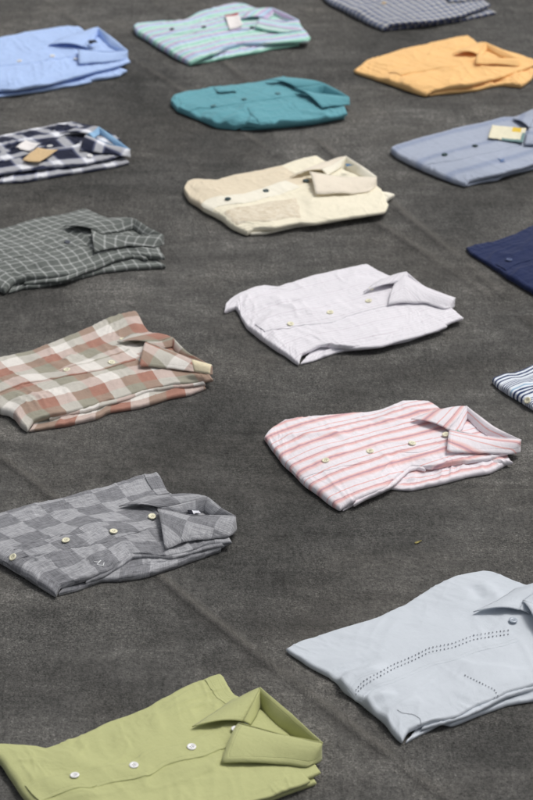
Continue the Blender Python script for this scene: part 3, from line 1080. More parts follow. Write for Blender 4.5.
def build_pale():
    e = new_shirt('pale blue grey shirt with a dotted eyelet line along its front', 440, 660)
    b = body(hem=[(286, 651), (306, 665), (322, 674), (335, 681), (343, 692), (361, 705), (377, 719), (392, 735), (403, 744.5)],
             near=[(403, 744.5), (409, 733), (435, 723), (453, 719), (480, 707), (506, 695), (533, 687), (575, 672), (622, 662)],
             shoulder=[(622, 662), (600, 625), (560, 596), (525, 586), (493, 573)],
             far=[(286, 651), (304, 641), (343, 630), (367, 622), (404, 606), (430, 589), (456, 577), (480, 571), (493, 573)],
             zA=11, zD=5, zB=(15, 7), zC=(12, 9), seed=21, ang=.5, wr=.0010, und=.0030, fine=.00004, 
             strokes=[([(318, 690), (352, 672), (390, 662)], 6.5, 10, 'ridge'), ([(300, 682), (345, 662), (380, 650)], -4.0, 9, 'ridge'),
                      ([(346, 718), (372, 694), (396, 688)], 6.5, 8, 'ridge'), ([(332, 702), (358, 686), (378, 680)], -4.5, 6, 'ridge'),
                      ([(366, 736), (392, 705), (420, 694)], 4.5, 9, 'ridge'), ([(403, 742), (416, 722), (445, 712)], 2.5, 6, 'fold'),
                      ([(449, 655), (475, 664), (520, 668), (560, 664)], 3.2, 13, 'fold'), ([(440, 690), (470, 690), (520, 674)], 2.0, 12, 'ridge'),
                      ([(480, 575), (497, 592), (505, 605)], 3.0, 9, 'ridge'), ([(470, 580), (483, 596)], -2.0, 7, 'ridge'),
                      ([(410, 612), (440, 620), (470, 615)], 1.6, 15, 'ridge')])
    put(b, 'body', M_pale, e)
    layer([(403, 744.5), (409, 733), (435, 723), (453, 719), (480, 707), (506, 695), (533, 687), (575, 672), (622, 662)], 0.12, 0.9, e, M_pale, seed=302, dy=2.6)
    u = under([(406, 744), (424, 734), (440, 725), (451, 727), (480, 716), (507, 706), (533, 701), (580, 692), (612, 680)], seed=22, z=5, r=5)
    put(u, 'folded_sleeve', M_pale, e)
    L = uvs_of(b, [(362, 702), (396, 682), (416, 673), (432, 666), (456, 660), (477, 652), (505, 646), (519, 641)])
    strip_part('placket', b, M_pale, e, L, .030, .0004, pucker=.0002)
    F0, F1, F2, F3 = (519, 614, None, 6), (556, 580, 42), (622, 630, 40), (522, 607, None, 10)
    make_collar(b, e, M_pale, [(F0, (473, 614.5, None, 4)), ((524, 600, 33), (497, 603, None)), (F1, (517, 588, 20)), (F1, None), ((592, 602, 41), None), (F2, None),
                               (F2, (606, 656, 20)), ((575, 618, 40), (577, 655, None, 4)), (F3, (545, 650, None, 4))], (560, 618), puff=.15)
    add_button(b, e, 513, 622, M_cbtn, M_grey_thread_shade, .0022, 1.0)
    # eyelets: flat dark discs paint the shade in punched holes, a double row down the front, a single one over the pocket
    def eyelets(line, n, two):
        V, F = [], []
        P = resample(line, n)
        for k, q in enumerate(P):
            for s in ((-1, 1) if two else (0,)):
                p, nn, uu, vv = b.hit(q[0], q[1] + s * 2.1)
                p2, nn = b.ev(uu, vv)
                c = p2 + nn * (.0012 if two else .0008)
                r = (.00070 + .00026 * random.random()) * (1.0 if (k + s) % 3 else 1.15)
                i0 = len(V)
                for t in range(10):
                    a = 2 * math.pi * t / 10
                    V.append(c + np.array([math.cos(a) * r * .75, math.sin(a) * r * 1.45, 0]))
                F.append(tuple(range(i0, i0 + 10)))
        link_mesh('eyelet_shade_row', V, F, M_grey_thread_shade, e)
    random.seed(4)
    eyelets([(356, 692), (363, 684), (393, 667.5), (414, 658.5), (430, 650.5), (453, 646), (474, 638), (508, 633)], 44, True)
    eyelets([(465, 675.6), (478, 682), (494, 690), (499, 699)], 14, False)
    tube('loose_thread', on(b, [(397, 710), (402, 713), (414, 715), (420, 719), (421, 726)]), .0002, M_grey_thread_shade, e)

def build_check():
    e = new_shirt('grey checkerboard shirt with an open camp collar and ivory buttons', 110, 535)
    b = body(hem=[(-52, 529), (0, 562.5), (8, 567), (24, 578), (40, 588), (56.5, 598.5)],
             near=[(56.5, 598.5), (61, 589), (87, 581), (113, 570), (131, 557), (149, 557), (168, 558), (189, 553), (210, 546), (232, 543)],
             shoulder=[(232, 543), (222, 525), (200, 508), (171, 494), (158, 473)],
             far=[(-52, 529), (0, 515), (39, 505), (72, 497), (105, 487.5), (139, 476), (158, 473)],
             zA=12, zD=10, zB=(14, 7), zC=(10, 8), seed=31, ang=.25, wr=.0033, und=.0022, fine=.00022, 
             strokes=[([(60, 592), (70, 580), (100, 562)], 2.5, 8, 'ridge'), ([(26, 578), (38, 566), (60, 556)], 2.4, 9, 'ridge'),
                      ([(125, 560), (105, 557), (80, 560)], 2.6, 9, 'fold'), ([(150, 556), (135, 545), (115, 538)], 2.2, 9, 'ridge'),
                      ([(100, 490), (112, 515)], 1.6, 9, 'ridge')])
    put(b, 'body', M_check, e)
    layer([(56.5, 598.5), (61, 589), (87, 581), (113, 570), (131, 557), (149, 557), (168, 558), (189, 553), (210, 546), (232, 543)], 0.2, 0.95, e, M_check, seed=303)
    u = under([(58, 597), (79, 591), (100, 583), (118, 582), (149, 576.5), (168, 570), (189, 562), (222, 551.5)], seed=32, z=6, r=6)
    put(u, 'folded_sleeve', M_check, e)
    u2 = under([(189, 556), (208, 550), (222, 547), (229, 543)], depth=(-10, -20), z=13, r=5, seed=33)
    put(u2, 'shoulder_fold', M_check, e)
    u3 = under([(112, 577), (130, 570), (150, 565.5), (172, 562), (196, 553), (214, 549)], depth=(0, -22), z=13, r=5, seed=34)
    put(u3, 'sleeve_fold', M_check, e)
    L = uvs_of(b, [(12, 566), (40, 555), (75, 548), (112, 541), (140, 532), (158, 526)])
    strip_part('placket', b, M_check, e, L, .034, .0010, uvoff=(.012, .009))
    strip_part('sleeve_hem', b, M_check, e, [(.985, .70), (.985, .84), (.985, .975)], .016, .0010, axis='u')
    F0, F1, F2, F3 = (160, 512, None, 6), (208.5, 497, 42), (236, 516, 38), (157.5, 513.5, None, 7)
    make_collar(b, e, M_check, [(F0, (119, 508.3, None, 3)), ((173, 506, 34), (146, 500, None, 6)), (F1, (172, 494, 22)), (F1, None), ((223, 509, 40), None), (F2, None),
                                (F2, (231, 537, 22)), ((190, 515.5, 38), (187, 543, None, 4)), (F3, (165, 551.5, None, 4))], (195, 520), puff=.13, uvrot=.2)
    flat_part('neck_label', b, M_wlabel, e, [(187, 511), (197, 510), (201, 516), (190, 517)], z=.003, curl=0, mats=[M_dlabel], fm=lambda a, c: 1 if a < .4 else 0)
    for x, y in ((13.5, 558), (66, 541.5), (113.5, 532.5), (152, 517.5)):
        add_button(b, e, x, y, M_ivory, M_hole, .0015, 1.0)
    # small pale embroidered mark near the side seam
    tube('embroidered_mark', on(b, [(94, 562), (98, 562.5), (101, 560.5), (97, 565), (103, 566), (104, 563)], .0006), .0006, M_logo, e)

def build_pink():
    e = new_shirt('white shirt with pink stripes and a small green neck label', 390, 455)
    b = body(hem=[(264, 438.5), (276, 455.5), (284, 466), (307, 488.5), (328, 504.3), (340, 512.4)],
             near=[(340, 512.4), (346, 508), (365, 498), (387, 488.5), (411, 467.5), (432, 468.8), (472, 462), (490, 459.6), (508, 454)],
             shoulder=[(508, 454), (492, 436), (466, 420), (445, 414), (437.5, 408)],
             far=[(264, 438.5), (273, 428), (285, 420.7), (313, 417.6), (347, 414), (377, 411.5), (404, 402), (427, 402.3), (437.5, 408)],
             zA=11, zD=7, zB=(15, 7), zC=(12, 9), seed=41, straight=.8, ang=.1, wr=.0020, und=.0018, fine=.00010,
             strokes=[([(272, 430), (318, 431), (330, 430), (350, 434)], 3.0, 7, 'ridge'), ([(285, 460), (312, 447), (345, 440)], 2.2, 8, 'ridge'),
                      ([(377, 412), (388, 416), (410, 418)], 2.4, 7, 'fold'), ([(411, 468), (440, 458), (470, 452)], 2.4, 7, 'fold'),
                      ([(340, 510), (352, 496), (385, 480)], 2.0, 7, 'ridge')])
    put(b, 'body', M_pink, e)
    layer([(340, 512.4), (346, 508), (365, 498), (387, 488.5), (411, 467.5), (432, 468.8), (472, 462), (490, 459.6), (508, 454)], 0.1, 0.55, e, M_pink, seed=304, dy=2.0)
    u = under([(388, 490), (409, 491), (437, 486), (464, 478), (490, 473), (511, 462)], z=6, r=6, seed=42)
    put(u, 'folded_sleeve', M_pink, e)
    u0 = under([(342, 511.5), (362, 502), (390, 490), (420, 480)], z=4.5, r=4.5, seed=44)
    put(u0, 'folded_side', M_pink, e)
    u2 = under([(486, 467), (500, 465), (513.5, 463.5)], depth=(-6, -16), z=11, r=6, seed=43)
    put(u2, 'shoulder_fold', M_pink, e)
    L = uvs_of(b, [(302, 480), (330, 470), (370, 462), (411, 453), (440, 446)])
    strip_part('placket', b, M_pink, e, L, .030, .0010, uvoff=(0, .0))
    F0, F1, F2, F3 = (448, 433, None, 5), (466.5, 405.8, 42), (521.5, 440, 36), (449, 434, None, 7)
    make_collar(b, e, M_pink, [(F0, (411, 421.5, None, 4)), ((457, 420, 36), (424, 417, None, 4)), (F1, (438, 410, 20)), (F1, None), ((494, 427, 38), None), (F2, None),
                               (F2, (512, 454, 20)), ((480, 436, 34), (480, 455, None, 4)), (F3, (446.5, 455, None, 4))], (472, 436), puff=.12, uvoff=(0, .004))
    flat_part('neck_label', b, M_green, e, [(452, 433), (456, 430), (459, 434), (453, 435)], z=.004, curl=0)
    for x, y in ((325.7, 461.5), (370, 452.3), (412, 444.3)):
        add_button(b, e, x, y, M_ivory, M_hole, .0015, 1.0)
    add_button(b, e, 445.5, 436.5, M_ivory, M_hole, .003, .95)

def build_white():
    e = new_shirt('plain-looking white shirt with button-down collar, between the cream and pink striped shirts', 340, 315)
    b = body(hem=[(223.5, 313), (236, 309), (245.5, 327), (259, 339), (278, 352.6), (299, 366)],
             near=[(299, 366), (303, 356), (322, 347), (345, 349), (364, 348.4), (389, 342.8), (420, 334), (447, 325.7), (463, 319)],
             shoulder=[(463, 319), (440, 300), (412, 284), (386, 275), (367, 264.3)],
             far=[(223.5, 313), (226, 305), (239, 295), (255, 288), (273.5, 289), (295.5, 281.8), (325, 273.3), (345, 269), (367, 264.3)],
             zA=10, zD=5, zB=(12, 6), zC=(11, 9), seed=51, straight=.6, ang=.1, wr=.0020, und=.0018, fine=.00016, 
             strokes=[([(236, 309), (262, 302), (300, 296)], -3.5, 9, 'ridge'), ([(248, 326), (270, 312), (310, 303)], 2.4, 9, 'ridge'),
                      ([(273, 289), (285, 300), (300, 306)], 2.4, 8, 'ridge'), ([(300, 360), (315, 345), (345, 334)], 2.2, 7, 'fold'),
                      ([(320, 350), (350, 340), (390, 322)], 1.8, 9, 'ridge'), ([(386, 275), (372, 284)], 2, 6, 'ridge')])
    put(b, 'body', M_white, e)
    layer([(299, 366), (303, 356), (322, 347), (345, 349), (364, 348.4), (389, 342.8), (420, 334), (447, 325.7), (463, 319)], 0.3, 0.9, e, M_white, seed=305, dy=1.8)
    u = under([(301, 365.5), (318, 360), (345, 351.5), (375, 348.5), (408, 341), (440, 331)], z=4.5, r=4.5, seed=52)
    put(u, 'folded_sleeve', M_white, e)
    u2 = under([(432, 331), (450, 324), (463, 318.5)], depth=(-10, -14), z=12, r=4, seed=53)
    put(u2, 'shoulder_fold', M_white, e)
    L = uvs_of(b, [(265, 332), (290, 329), (320, 324), (350, 316), (388, 306)])
    strip_part('placket', b, M_white, e, L, .030, .0013)
    make_collar(b, e, M_white, [((394, 287.5, None, 6), (363, 294.5, None, 4)), ((399, 281, 34), (374, 286, None, 4)), ((406, 271.6, 40), (386, 278, 22)),
                                ((406, 271.6, 34), None), ((425, 287, 32), None), ((455.5, 298, 30), None),
                                ((455.5, 298, 30), (447, 310, 20)), ((425, 287.6, 34), (425, 304.5, None, 4)), ((405.5, 275, 36), (402, 305, None, 4)), ((394.5, 288, None, 8), (387.5, 307, None, 4))], (418, 296), puff=.10)
    for x, y in ((290.5, 325), (330, 313.5), (368.5, 302)):
        add_button(b, e, x, y, M_ivory, M_hole, .0016, 1.0)
    for x, y in ((371, 291.5), (392, 304)):
        add_button(b, e, x, y, M_ivory, M_hole, .0045, .75)

def build_brown():
    e = new_shirt('shirt in large rose, brown, sage and white checks with a yellowed collar', 90, 375)
    b = body(hem=[(-53, 375), (0, 413), (7, 415), (13.5, 420), (20, 428), (27, 433)],
             near=[(27, 433), (34, 424), (56, 416.5), (79, 411), (99, 405), (122, 398.5), (145, 391.5), (168, 387), (190, 384), (214, 380.5)],
             shoulder=[(214, 380.5), (200, 362), (175, 345), (149, 333), (137.2, 311)],
             far=[(-53, 375), (0, 360), (31.5, 352.3), (72, 335.4), (119.4, 314.5), (137.2, 311)],
             zA=11, zD=10, zB=(15, 7), zC=(12, 10), seed=61, ang=.2, wr=.0029, und=.0022, fine=.00015, 
             strokes=[([(27, 430), (40, 415), (65, 405)], 2.6, 8, 'ridge'), ([(8, 416), (22, 402), (50, 392)], 2.4, 9, 'ridge'),
                      ([(32, 353), (50, 362), (75, 366)], 2.0, 10, 'ridge'), ([(130, 400), (160, 385), (190, 374)], 2.6, 9, 'ridge'),
                      ([(128, 316), (140, 328)], 2, 8, 'ridge')])
    put(b, 'body', M_brown, e)
    layer([(27, 433), (34, 424), (56, 416.5), (79, 411), (99, 405), (122, 398.5), (145, 391.5), (168, 387), (190, 384), (214, 380.5)], 0.15, 0.95, e, M_brown, seed=306)
    u = under([(29, 432.5), (68, 426.5), (97, 420), (111, 413), (140.5, 408.5), (168, 399.5), (190, 395), (206, 389)], z=6, r=6, seed=62, uvoff=(.012, .03))
    put(u, 'folded_sleeve', M_brown, e)
    u2 = under([(170, 394), (192, 387), (206, 386)], depth=(-8, -16), z=13, r=5, seed=63, uvoff=(.02, .05))
    put(u2, 'shoulder_fold', M_brown, e)
    L = uvs_of(b, [(-6, 396), (8, 390), (30, 383), (67, 376.5), (100, 371), (130, 362), (142, 358)])
    strip_part('placket', b, M_brown, e, L, .033, .0014, uvoff=(.003, 0), vfix=.3305)
    F0, F1, F2, F3 = (146, 345.5, None, 6), (173, 337.5, 36), (212.5, 366, 30), (145.5, 346.5, None, 8)
    make_collar(b, e, M_brown, [(F0, (117, 344.4, None, 4)), ((160, 342, 32), (132, 337, None, 5)), (F1, (150, 333, 22)), (F1, None), ((187, 352, 34), None), (F2, None),
                                (F2, (210, 375, 22)), ((187, 357, 36), (176, 371, None, 4)), ((165, 349, 34), (156, 369, None, 4)), (F3, (139.4, 369, None, 4))],
                (172, 356), puff=.11, uvrot=.1, uvoff=(.02, .01))
    # the pale yellowed end of the collar
    quad_part('collar_lining', M_stain, e, [(191, 359.5, 38), (211.5, 365, 33), (210, 374.5, 25), (194, 371.5, 27)], .003)
    for x, y in ((67, 371), (111.5, 363.5)):
        add_button(b, e, x, y, M_ivory, M_hole, .0016, 1.0)
    for x, y in ((122.5, 342.3), (142.8, 366.2)):
        add_button(b, e, x, y, M_ivory, M_hole, .0050, .8)

def build_grid():
    e = new_shirt('dark grey green shirt with thin white grid lines', 60, 252)
    b = body(hem=[(-62, 246), (-30, 270), (-8, 287), (5, 295)],
             near=[(5, 295), (15, 283.5), (37.5, 280.5), (66, 278), (83, 272), (100, 266), (113, 260.5), (128, 256), (146, 258), (165, 259)],
             shoulder=[(165, 259), (158, 245), (140, 232), (112, 222), (87, 210.3)],
             far=[(-62, 246), (-30, 239), (0, 231), (37.5, 220.6), (62, 215.5), (82.6, 210), (87, 210.3)],
             zA=11, zD=10, zB=(14, 8), zC=(12, 10), seed=71, ang=.2, wr=.0033, und=.0028, fine=.0001, 
             strokes=[([(60, 228), (80, 238), (93, 250)], -2.5, 7, 'ridge'), ([(15, 284), (30, 272), (60, 268)], 3, 9, 'ridge'),
                      ([(66, 277), (50, 268), (30, 262)], 2.5, 9, 'fold'), ([(128, 256), (110, 258), (90, 264)], 2.5, 9, 'ridge')])
    put(b, 'body', M_grid, e)
    layer([(5, 295), (15, 283.5), (37.5, 280.5), (66, 278), (83, 272), (100, 266), (113, 260.5), (128, 256), (146, 258), (165, 259)], 0.15, 0.9, e, M_grid, seed=307)
    u = under([(8, 294), (24, 289.5), (37.5, 288), (62, 283.5), (100, 273.5), (125, 270), (150, 268.5), (166, 267)], z=6, r=6, seed=72, depth=(8, -26))
    put(u, 'folded_sleeve', M_grid, e)
    L = uvs_of(b, [(-20, 268), (10, 260), (40, 251), (70, 247), (92, 243)])
    strip_part('placket', b, M_grid, e, L, .032, .0010, uvoff=(.003, .004))
    F0, F1, F2, F3 = (93.5, 234, None, 8), (135, 218.4, 40), (163.6, 234.7, 34), (91.5, 234.5, None, 9)
    make_collar(b, e, M_grid, [(F0, (63, 230, None, 6)), ((110, 227, 34), (84, 221, None, 8)), (F1, (106, 220.6, 22)), (F1, None), ((149, 228, 36), None), (F2, None),
                               (F2, (157.6, 247.5, 22)), ((129, 235.5, 36), (127, 248, None, 5)), ((103, 234.7, 34), (108, 252, None, 5)), (F3, (94.7, 255, None, 5))], (128, 238), puff=.12, uvrot=.15)
    add_button(b, e, 67.5, 243, M_grey_thread_shade, M_dark, .0015, .9)

def build_cream():
    e = new_shirt('cream shirt with dark green buttons and a beige textured front panel', 290, 200)
    b = body(hem=[(184, 191), (188.5, 200), (202, 210), (220, 220.5), (233.6, 230.6), (248, 236)],
             near=[(248, 236), (254, 231.5), (276, 229.5), (300, 224), (314, 224.5), (350, 219), (384, 213), (388, 206)],
             shoulder=[(388, 206), (380, 190), (355, 175), (330, 165), (316.5, 155.8)],
             far=[(184, 191), (187, 183), (193, 180.6), (215.5, 181.5), (236, 176), (263, 171), (295, 161), (316.5, 155.8)],
             zA=10, zD=10, zB=(16, 8), zC=(14, 10), seed=81, ang=.2, wr=.0020, und=.0020, fine=.0001,
             strokes=[([(314, 222), (308, 205), (300, 190)], 3.0, 7, 'step'), ([(322, 216), (350, 206), (372, 204)], 2, 9, 'ridge')])
    put(b, 'body', M_cream, e)
    u = under([(250, 236), (265, 235), (295, 227.5), (330, 223), (360, 217)], z=5, r=5, seed=82)
    put(u, 'folded_side', M_creamw, e)
    u2 = under([(366, 210), (384, 204), (395, 196)], depth=(-14, -14), z=10, r=7, seed=83)
    put(u2, 'folded_sleeve', M_creamw, e)
    L = uvs_of(b, [(213, 212), (240, 204), (270, 197), (300, 188)])
    strip_part('placket', b, M_creamw, e, L, .034, .0014)
    patch_part('embroidered_panel', b, M_embr, e, [(236, 229), (303, 219), (296, 197), (222, 215)], .0012)
    F0, F1, F2, F3 = (321, 174, None, 8), (346, 155.8, 40), (377, 177, 38), (309, 177, None, 10)
    make_collar(b, e, M_creamb, [(F0, (289.5, 178.5, None, 3)), ((333, 165, 34), (310, 169, None, 4)), (F1, (328, 162, 22)), (F1, None), ((362, 166, 39), None), (F2, None),
                                 (F2, (371, 194, 20)), ((342, 177, 34), (343, 196, None, 5)), (F3, (315.5, 197, None, 5))], (342, 180), puff=.10, stand_mat=M_creamw)
    flat_part('neck_label', b, M_blabel, e, [(345, 172.5), (352, 171.5), (353, 174), (346, 175)], z=.016, curl=0)
    for x, y in ((228, 200), (266, 192)):
        add_button(b, e, x, y, M_gbtn, M_dark, .0018, 1.0)
    add_button(b, e, 306, 182, M_gbtn, M_dark, .002, 1.1)

def build_lightblue():
    e = new_shirt('plain light blue shirt with pointed collar in the top left corner', 60, 62)
    b = body(hem=[(-56, 52), (-35, 74), (-20, 90), (-8, 99)],
             near=[(-8, 99), (0, 91.5), (16, 91), (52, 84.5), (87, 74.5), (110, 69), (130.5, 62.5)],
             shoulder=[(130.5, 62.5), (122, 50), (104, 40), (87, 33), (80, 27.3)],
             far=[(-56, 52), (-25, 45), (0, 39), (37, 31.3), (66, 26.8), (80, 27.3)],
             zA=11, zD=10, zB=(18, 6), zC=(14, 10), seed=91, ang=.2, wr=.0025, und=.0022, fine=.0001,
             strokes=[([(20, 90), (45, 78), (85, 68)], 2, 9, 'ridge')])
    put(b, 'body', M_lblue, e)
    u = under([(-5, 98.5), (20, 95), (52.5, 90), (75, 86), (92, 82.5)], z=5, r=5, seed=92)
    put(u, 'folded_side', M_lblue, e)
    u2 = under([(80, 84.5), (96, 80.5), (108, 78.5), (120, 76), (128, 71)], z=8, r=6, seed=93, depth=(-10, -14))
    put(u2, 'folded_sleeve', M_lblue, e)
    L = uvs_of(b, [(-30, 75), (0, 66), (30, 63), (60, 59), (78, 56)])
    strip_part('placket', b, M_lblue, e, L, .030, .0012)
    F0, F1, F2, F3 = (83, 50, None, 7), (98, 26.8, 44), (128, 50.5, 40), (78, 53.5, None, 8)
    make_collar(b, e, M_lblue, [(F0, (48.5, 46.5, None, 3)), ((89, 40, 36), (66, 38, None, 4)), (F1, (84, 32, 22)), (F1, None), ((113, 38, 42), None), (F2, None),
                                (F2, (124, 61, 22)), ((106, 52, 38), (104, 64, None, 4)), (F3, (79, 66, None, 4))], (98, 48), puff=.12)
    flat_part('neck_label', b, M_dlabel, e, [(88, 47), (96, 46), (98, 49), (90, 50)], z=.012, curl=0)
    for x, y in ((19.7, 62), (52.5, 57), (76, 60)):
        add_button(b, e, x, y, M_wbtn, M_grey_thread_shade, .0016, 1.0)

def build_mint():
    e = new_shirt('mint, lavender and pale blue striped shirt with a white tag', 220, 35)
    b = body(hem=[(133, 28), (137, 34), (158.5, 48), (176, 58.8), (190.6, 66)],
             near=[(190.6, 66), (202, 59.5), (223, 51), (240, 45.5), (273, 44), (308, 42), (311, 39)],
             shoulder=[(311, 39), (298, 24), (275, 14), (255, 9), (246, 5.3)],
             far=[(133, 28), (136, 25.5), (148, 23.5), (183, 22), (201, 12.5), (233, 3.6), (246, 5.3)],
             zA=10, zD=9, zB=(16, 8), zC=(14, 10), seed=101, straight=.5, ang=.2, wr=.0020, und=.0022, fine=.0001)
    put(b, 'body', M_mint, e)
    u = under([(192, 65.5), (212, 62), (255, 53.5), (272, 49.5), (300, 45)], z=5, r=5, seed=102, depth=(12, -20))
    put(u, 'folded_sleeve', M_mint, e)
    L = uvs_of(b, [(148, 40), (180, 34), (215, 31), (250, 30)])
    strip_part('placket', b, M_mint, e, L, .030, .0010)
    F0, F1, F2, F3 = (261, 20, None, 6), (273, 8, 38), (299, 20, 36), (260, 21, None, 7)
    make_collar(b, e, M_mint, [(F0, (240.5, 20.5, None, 3)), ((267, 14, 30), (247, 14, None, 4)), (F1, (254, 9, 24)), (F1, None), ((287, 14, 37), None), (F2, None),
                               (F2, (303, 33, 20)), ((280, 22, 32), (278, 34, None, 4)), (F3, (255, 30, None, 4))], (276, 20), puff=.12, uvoff=(0, .01))
    flat_part('price_tag', b, M_card, e, [(224.8, 17), (238, 14.5), (242.8, 28), (229, 31)], z=.002, curl=.002, mats=[M_red], fm=lambda a, c: 1 if c < .14 else 0)
    for x, y in ((172, 30), (204, 27.7), (252, 28.5)):
        add_button(b, e, x, y, M_gbtn, M_dark, .0016, .95)

def build_smallcheck():
    A, B, C, D = (383.5, 31.4), (490, 6), (432, -34), (318, -8)
    e = new_shirt('blue grey small-checked shirt cut off by the top edge', 405, 5)
    b = body(hem=[D, (328, 3), (345, 12), (365, 23), A], near=[A, (391, 26.5), (427, 23), (463, 16.5), B],
             shoulder=[B, (470, -12), (450, -24), C], far=[D, (335, -14), (375, -23), C], zA=10, zD=9, zB=(16, 8), zC=(14, 10), seed=111, und=.0022)
    put(b, 'body', M_smallc, e)
    u = under([(386, 31), (427, 26), (463, 20.5), (496, 13.5)], z=5, r=5, seed=112, depth=(8, -16))
    put(u, 'folded_sleeve', M_smallc, e)
    L = uvs_of(b, [(350, 14), (390, 6), (430, -2)])
    strip_part('placket', b, M_smallc, e, L, .030, .0010)
    generic_collar(b, e, M_smallc, A, B, C, D)
    for x, y in ((384, 4), (414, -1)):
        add_button(b, e, x, y, M_tan, M_dark, .0016, .9)

def build_orange():
    e = new_shirt('plain apricot orange shirt with a crumpled collar', 440, 68)
    b = body(hem=[(353.8, 71.6), (365, 76), (377, 80), (398, 87), (412, 93), (426, 97)],
             near=[(426, 97), (433, 92), (468.5, 87), (500, 78.5), (524, 70), (540, 63)],
             shoulder=[(540, 63), (522, 56), (500, 50), (480, 45), (468.5, 35.6)],
             far=[(353.8, 71.6), (366, 62), (398, 51.5), (437, 42), (468.5, 35.6)],
             zA=11, zD=6, zB=(16, 7), zC=(12, 10), seed=121, ang=.3, wr=.0028, und=.0026, fine=.0001, 
             strokes=[([(398, 86), (405, 76), (440, 70)], 3, 8, 'fold'), ([(377, 79), (392, 72), (420, 66)], 2.5, 9, 'ridge'),
                      ([(430, 92), (450, 82), (490, 74)], 2.5, 8, 'fold'), ([(440, 70), (470, 66), (500, 66)], 2.4, 6, 'ridge')])
    put(b, 'body', M_orange, e)
    u = under([(429, 96.5), (451, 93.8), (475, 91), (495, 86.5)], z=6, r=6, seed=122)
    put(u, 'folded_side', M_orange, e)
    u2 = under([(486, 88), (504, 85.5), (521, 87.5), (531, 80), (536, 70)], z=8, r=7, seed=123, depth=(-16, -14))
    put(u2, 'folded_sleeve', M_orange, e)
    L = uvs_of(b, [(401, 76), (430, 70), (458, 67)])
    strip_part('placket', b, M_orange, e, L, .030, .0016)
    F0, F1, F2, F3 = (477, 57, None, 6), (486, 42.5, 40), (520, 59, 30), (477, 58, None, 8)
    make_collar(b, e, M_orange, [(F0, (452, 56, None, 4)), ((481, 50, 32), (465, 50, None, 5)), (F1, (474, 44, 24)), (F1, None), ((503, 50, 36), None), (F2, None),
                                 (F2, (519, 66, 24)), ((498, 58, 32), (498, 66, None, 5)), (F3, (475.5, 66.5, None, 5))], (490, 58), puff=.2)

def build_teal():
    e = new_shirt('plain teal shirt with flapped pockets, above the cream shirt', 260, 105)
    b = body(hem=[(171, 103), (177, 110.5), (190, 116), (205, 122.5), (216, 127.5), (235, 130)],
             near=[(235, 130), (247, 126), (261, 127.5), (285, 125), (310, 122.5), (336, 118), (347.5, 115)],
             shoulder=[(347.5, 115), (345, 108), (330, 99), (305, 91), (286, 78)],
             far=[(171, 103), (173, 97.5), (185, 93), (209, 88.8), (254, 83), (286, 78)],
             zA=10, zD=8, zB=(14, 9), zC=(11, 8), seed=131, ang=.3, wr=.0033, und=.0026, fine=.0001, 
             strokes=[([(190, 122), (200, 108), (225, 100)], -3, 9, 'ridge'), ([(262, 132), (285, 116), (310, 112)], 5, 8, 'fold'), ([(330, 122), (325, 112), (300, 108)], 4, 8, 'ridge'), ([(216, 127), (228, 117), (245, 112)], 5, 8, 'ridge'), ([(240, 128), (250, 118), (256, 110)], 3, 7, 'fold'),
                      ([(205, 121), (215, 113), (235, 108)], 3, 8, 'ridge'), ([(300, 122), (315, 114), (330, 110)], 2, 8, 'ridge')])
    put(b, 'body', M_teal, e)
    u = under([(240, 130.5), (265, 129.5), (310, 125), (345, 118)], z=4, r=4, seed=132, depth=(6, -18))
    put(u, 'folded_sleeve', M_teal, e)
    L = uvs_of(b, [(190, 112), (215, 108), (245, 103), (280, 98), (300, 96)])
    strip_part('placket', b, M_teal, e, L, .032, .0014)
    patch_part('pocket_flap', b, M_teal, e, [(212, 87.5), (240, 84), (236, 93.5), (218, 94)], .0016, lift=4)
    patch_part('pocket_flap', b, M_teal, e, [(257, 126), (275, 124), (264, 106), (246, 107)], .0020)
    F0, F1, F2, F3 = (296, 91, None, 6), (325, 83.5, 38), (349.5, 97, 34), (294, 93, None, 8)
    make_collar(b, e, M_teal, [(F0, (265, 82.4, None, 5)), ((308, 87, 32), (282, 80, None, 6)), (F1, (297, 81, 24)), (F1, None), ((338, 90, 36), None), (F2, None),
                               (F2, (348, 105, 22)), ((322, 94, 34), (334, 108, None, 5)), (F3, (322, 110, None, 5))], (318, 94), puff=.13)
    for x, y in ((213.7, 106.8), (244.4, 100), (278, 94.4)):
        add_button(b, e, x, y, M_tbtn, M_dark, .0018, 1.0)

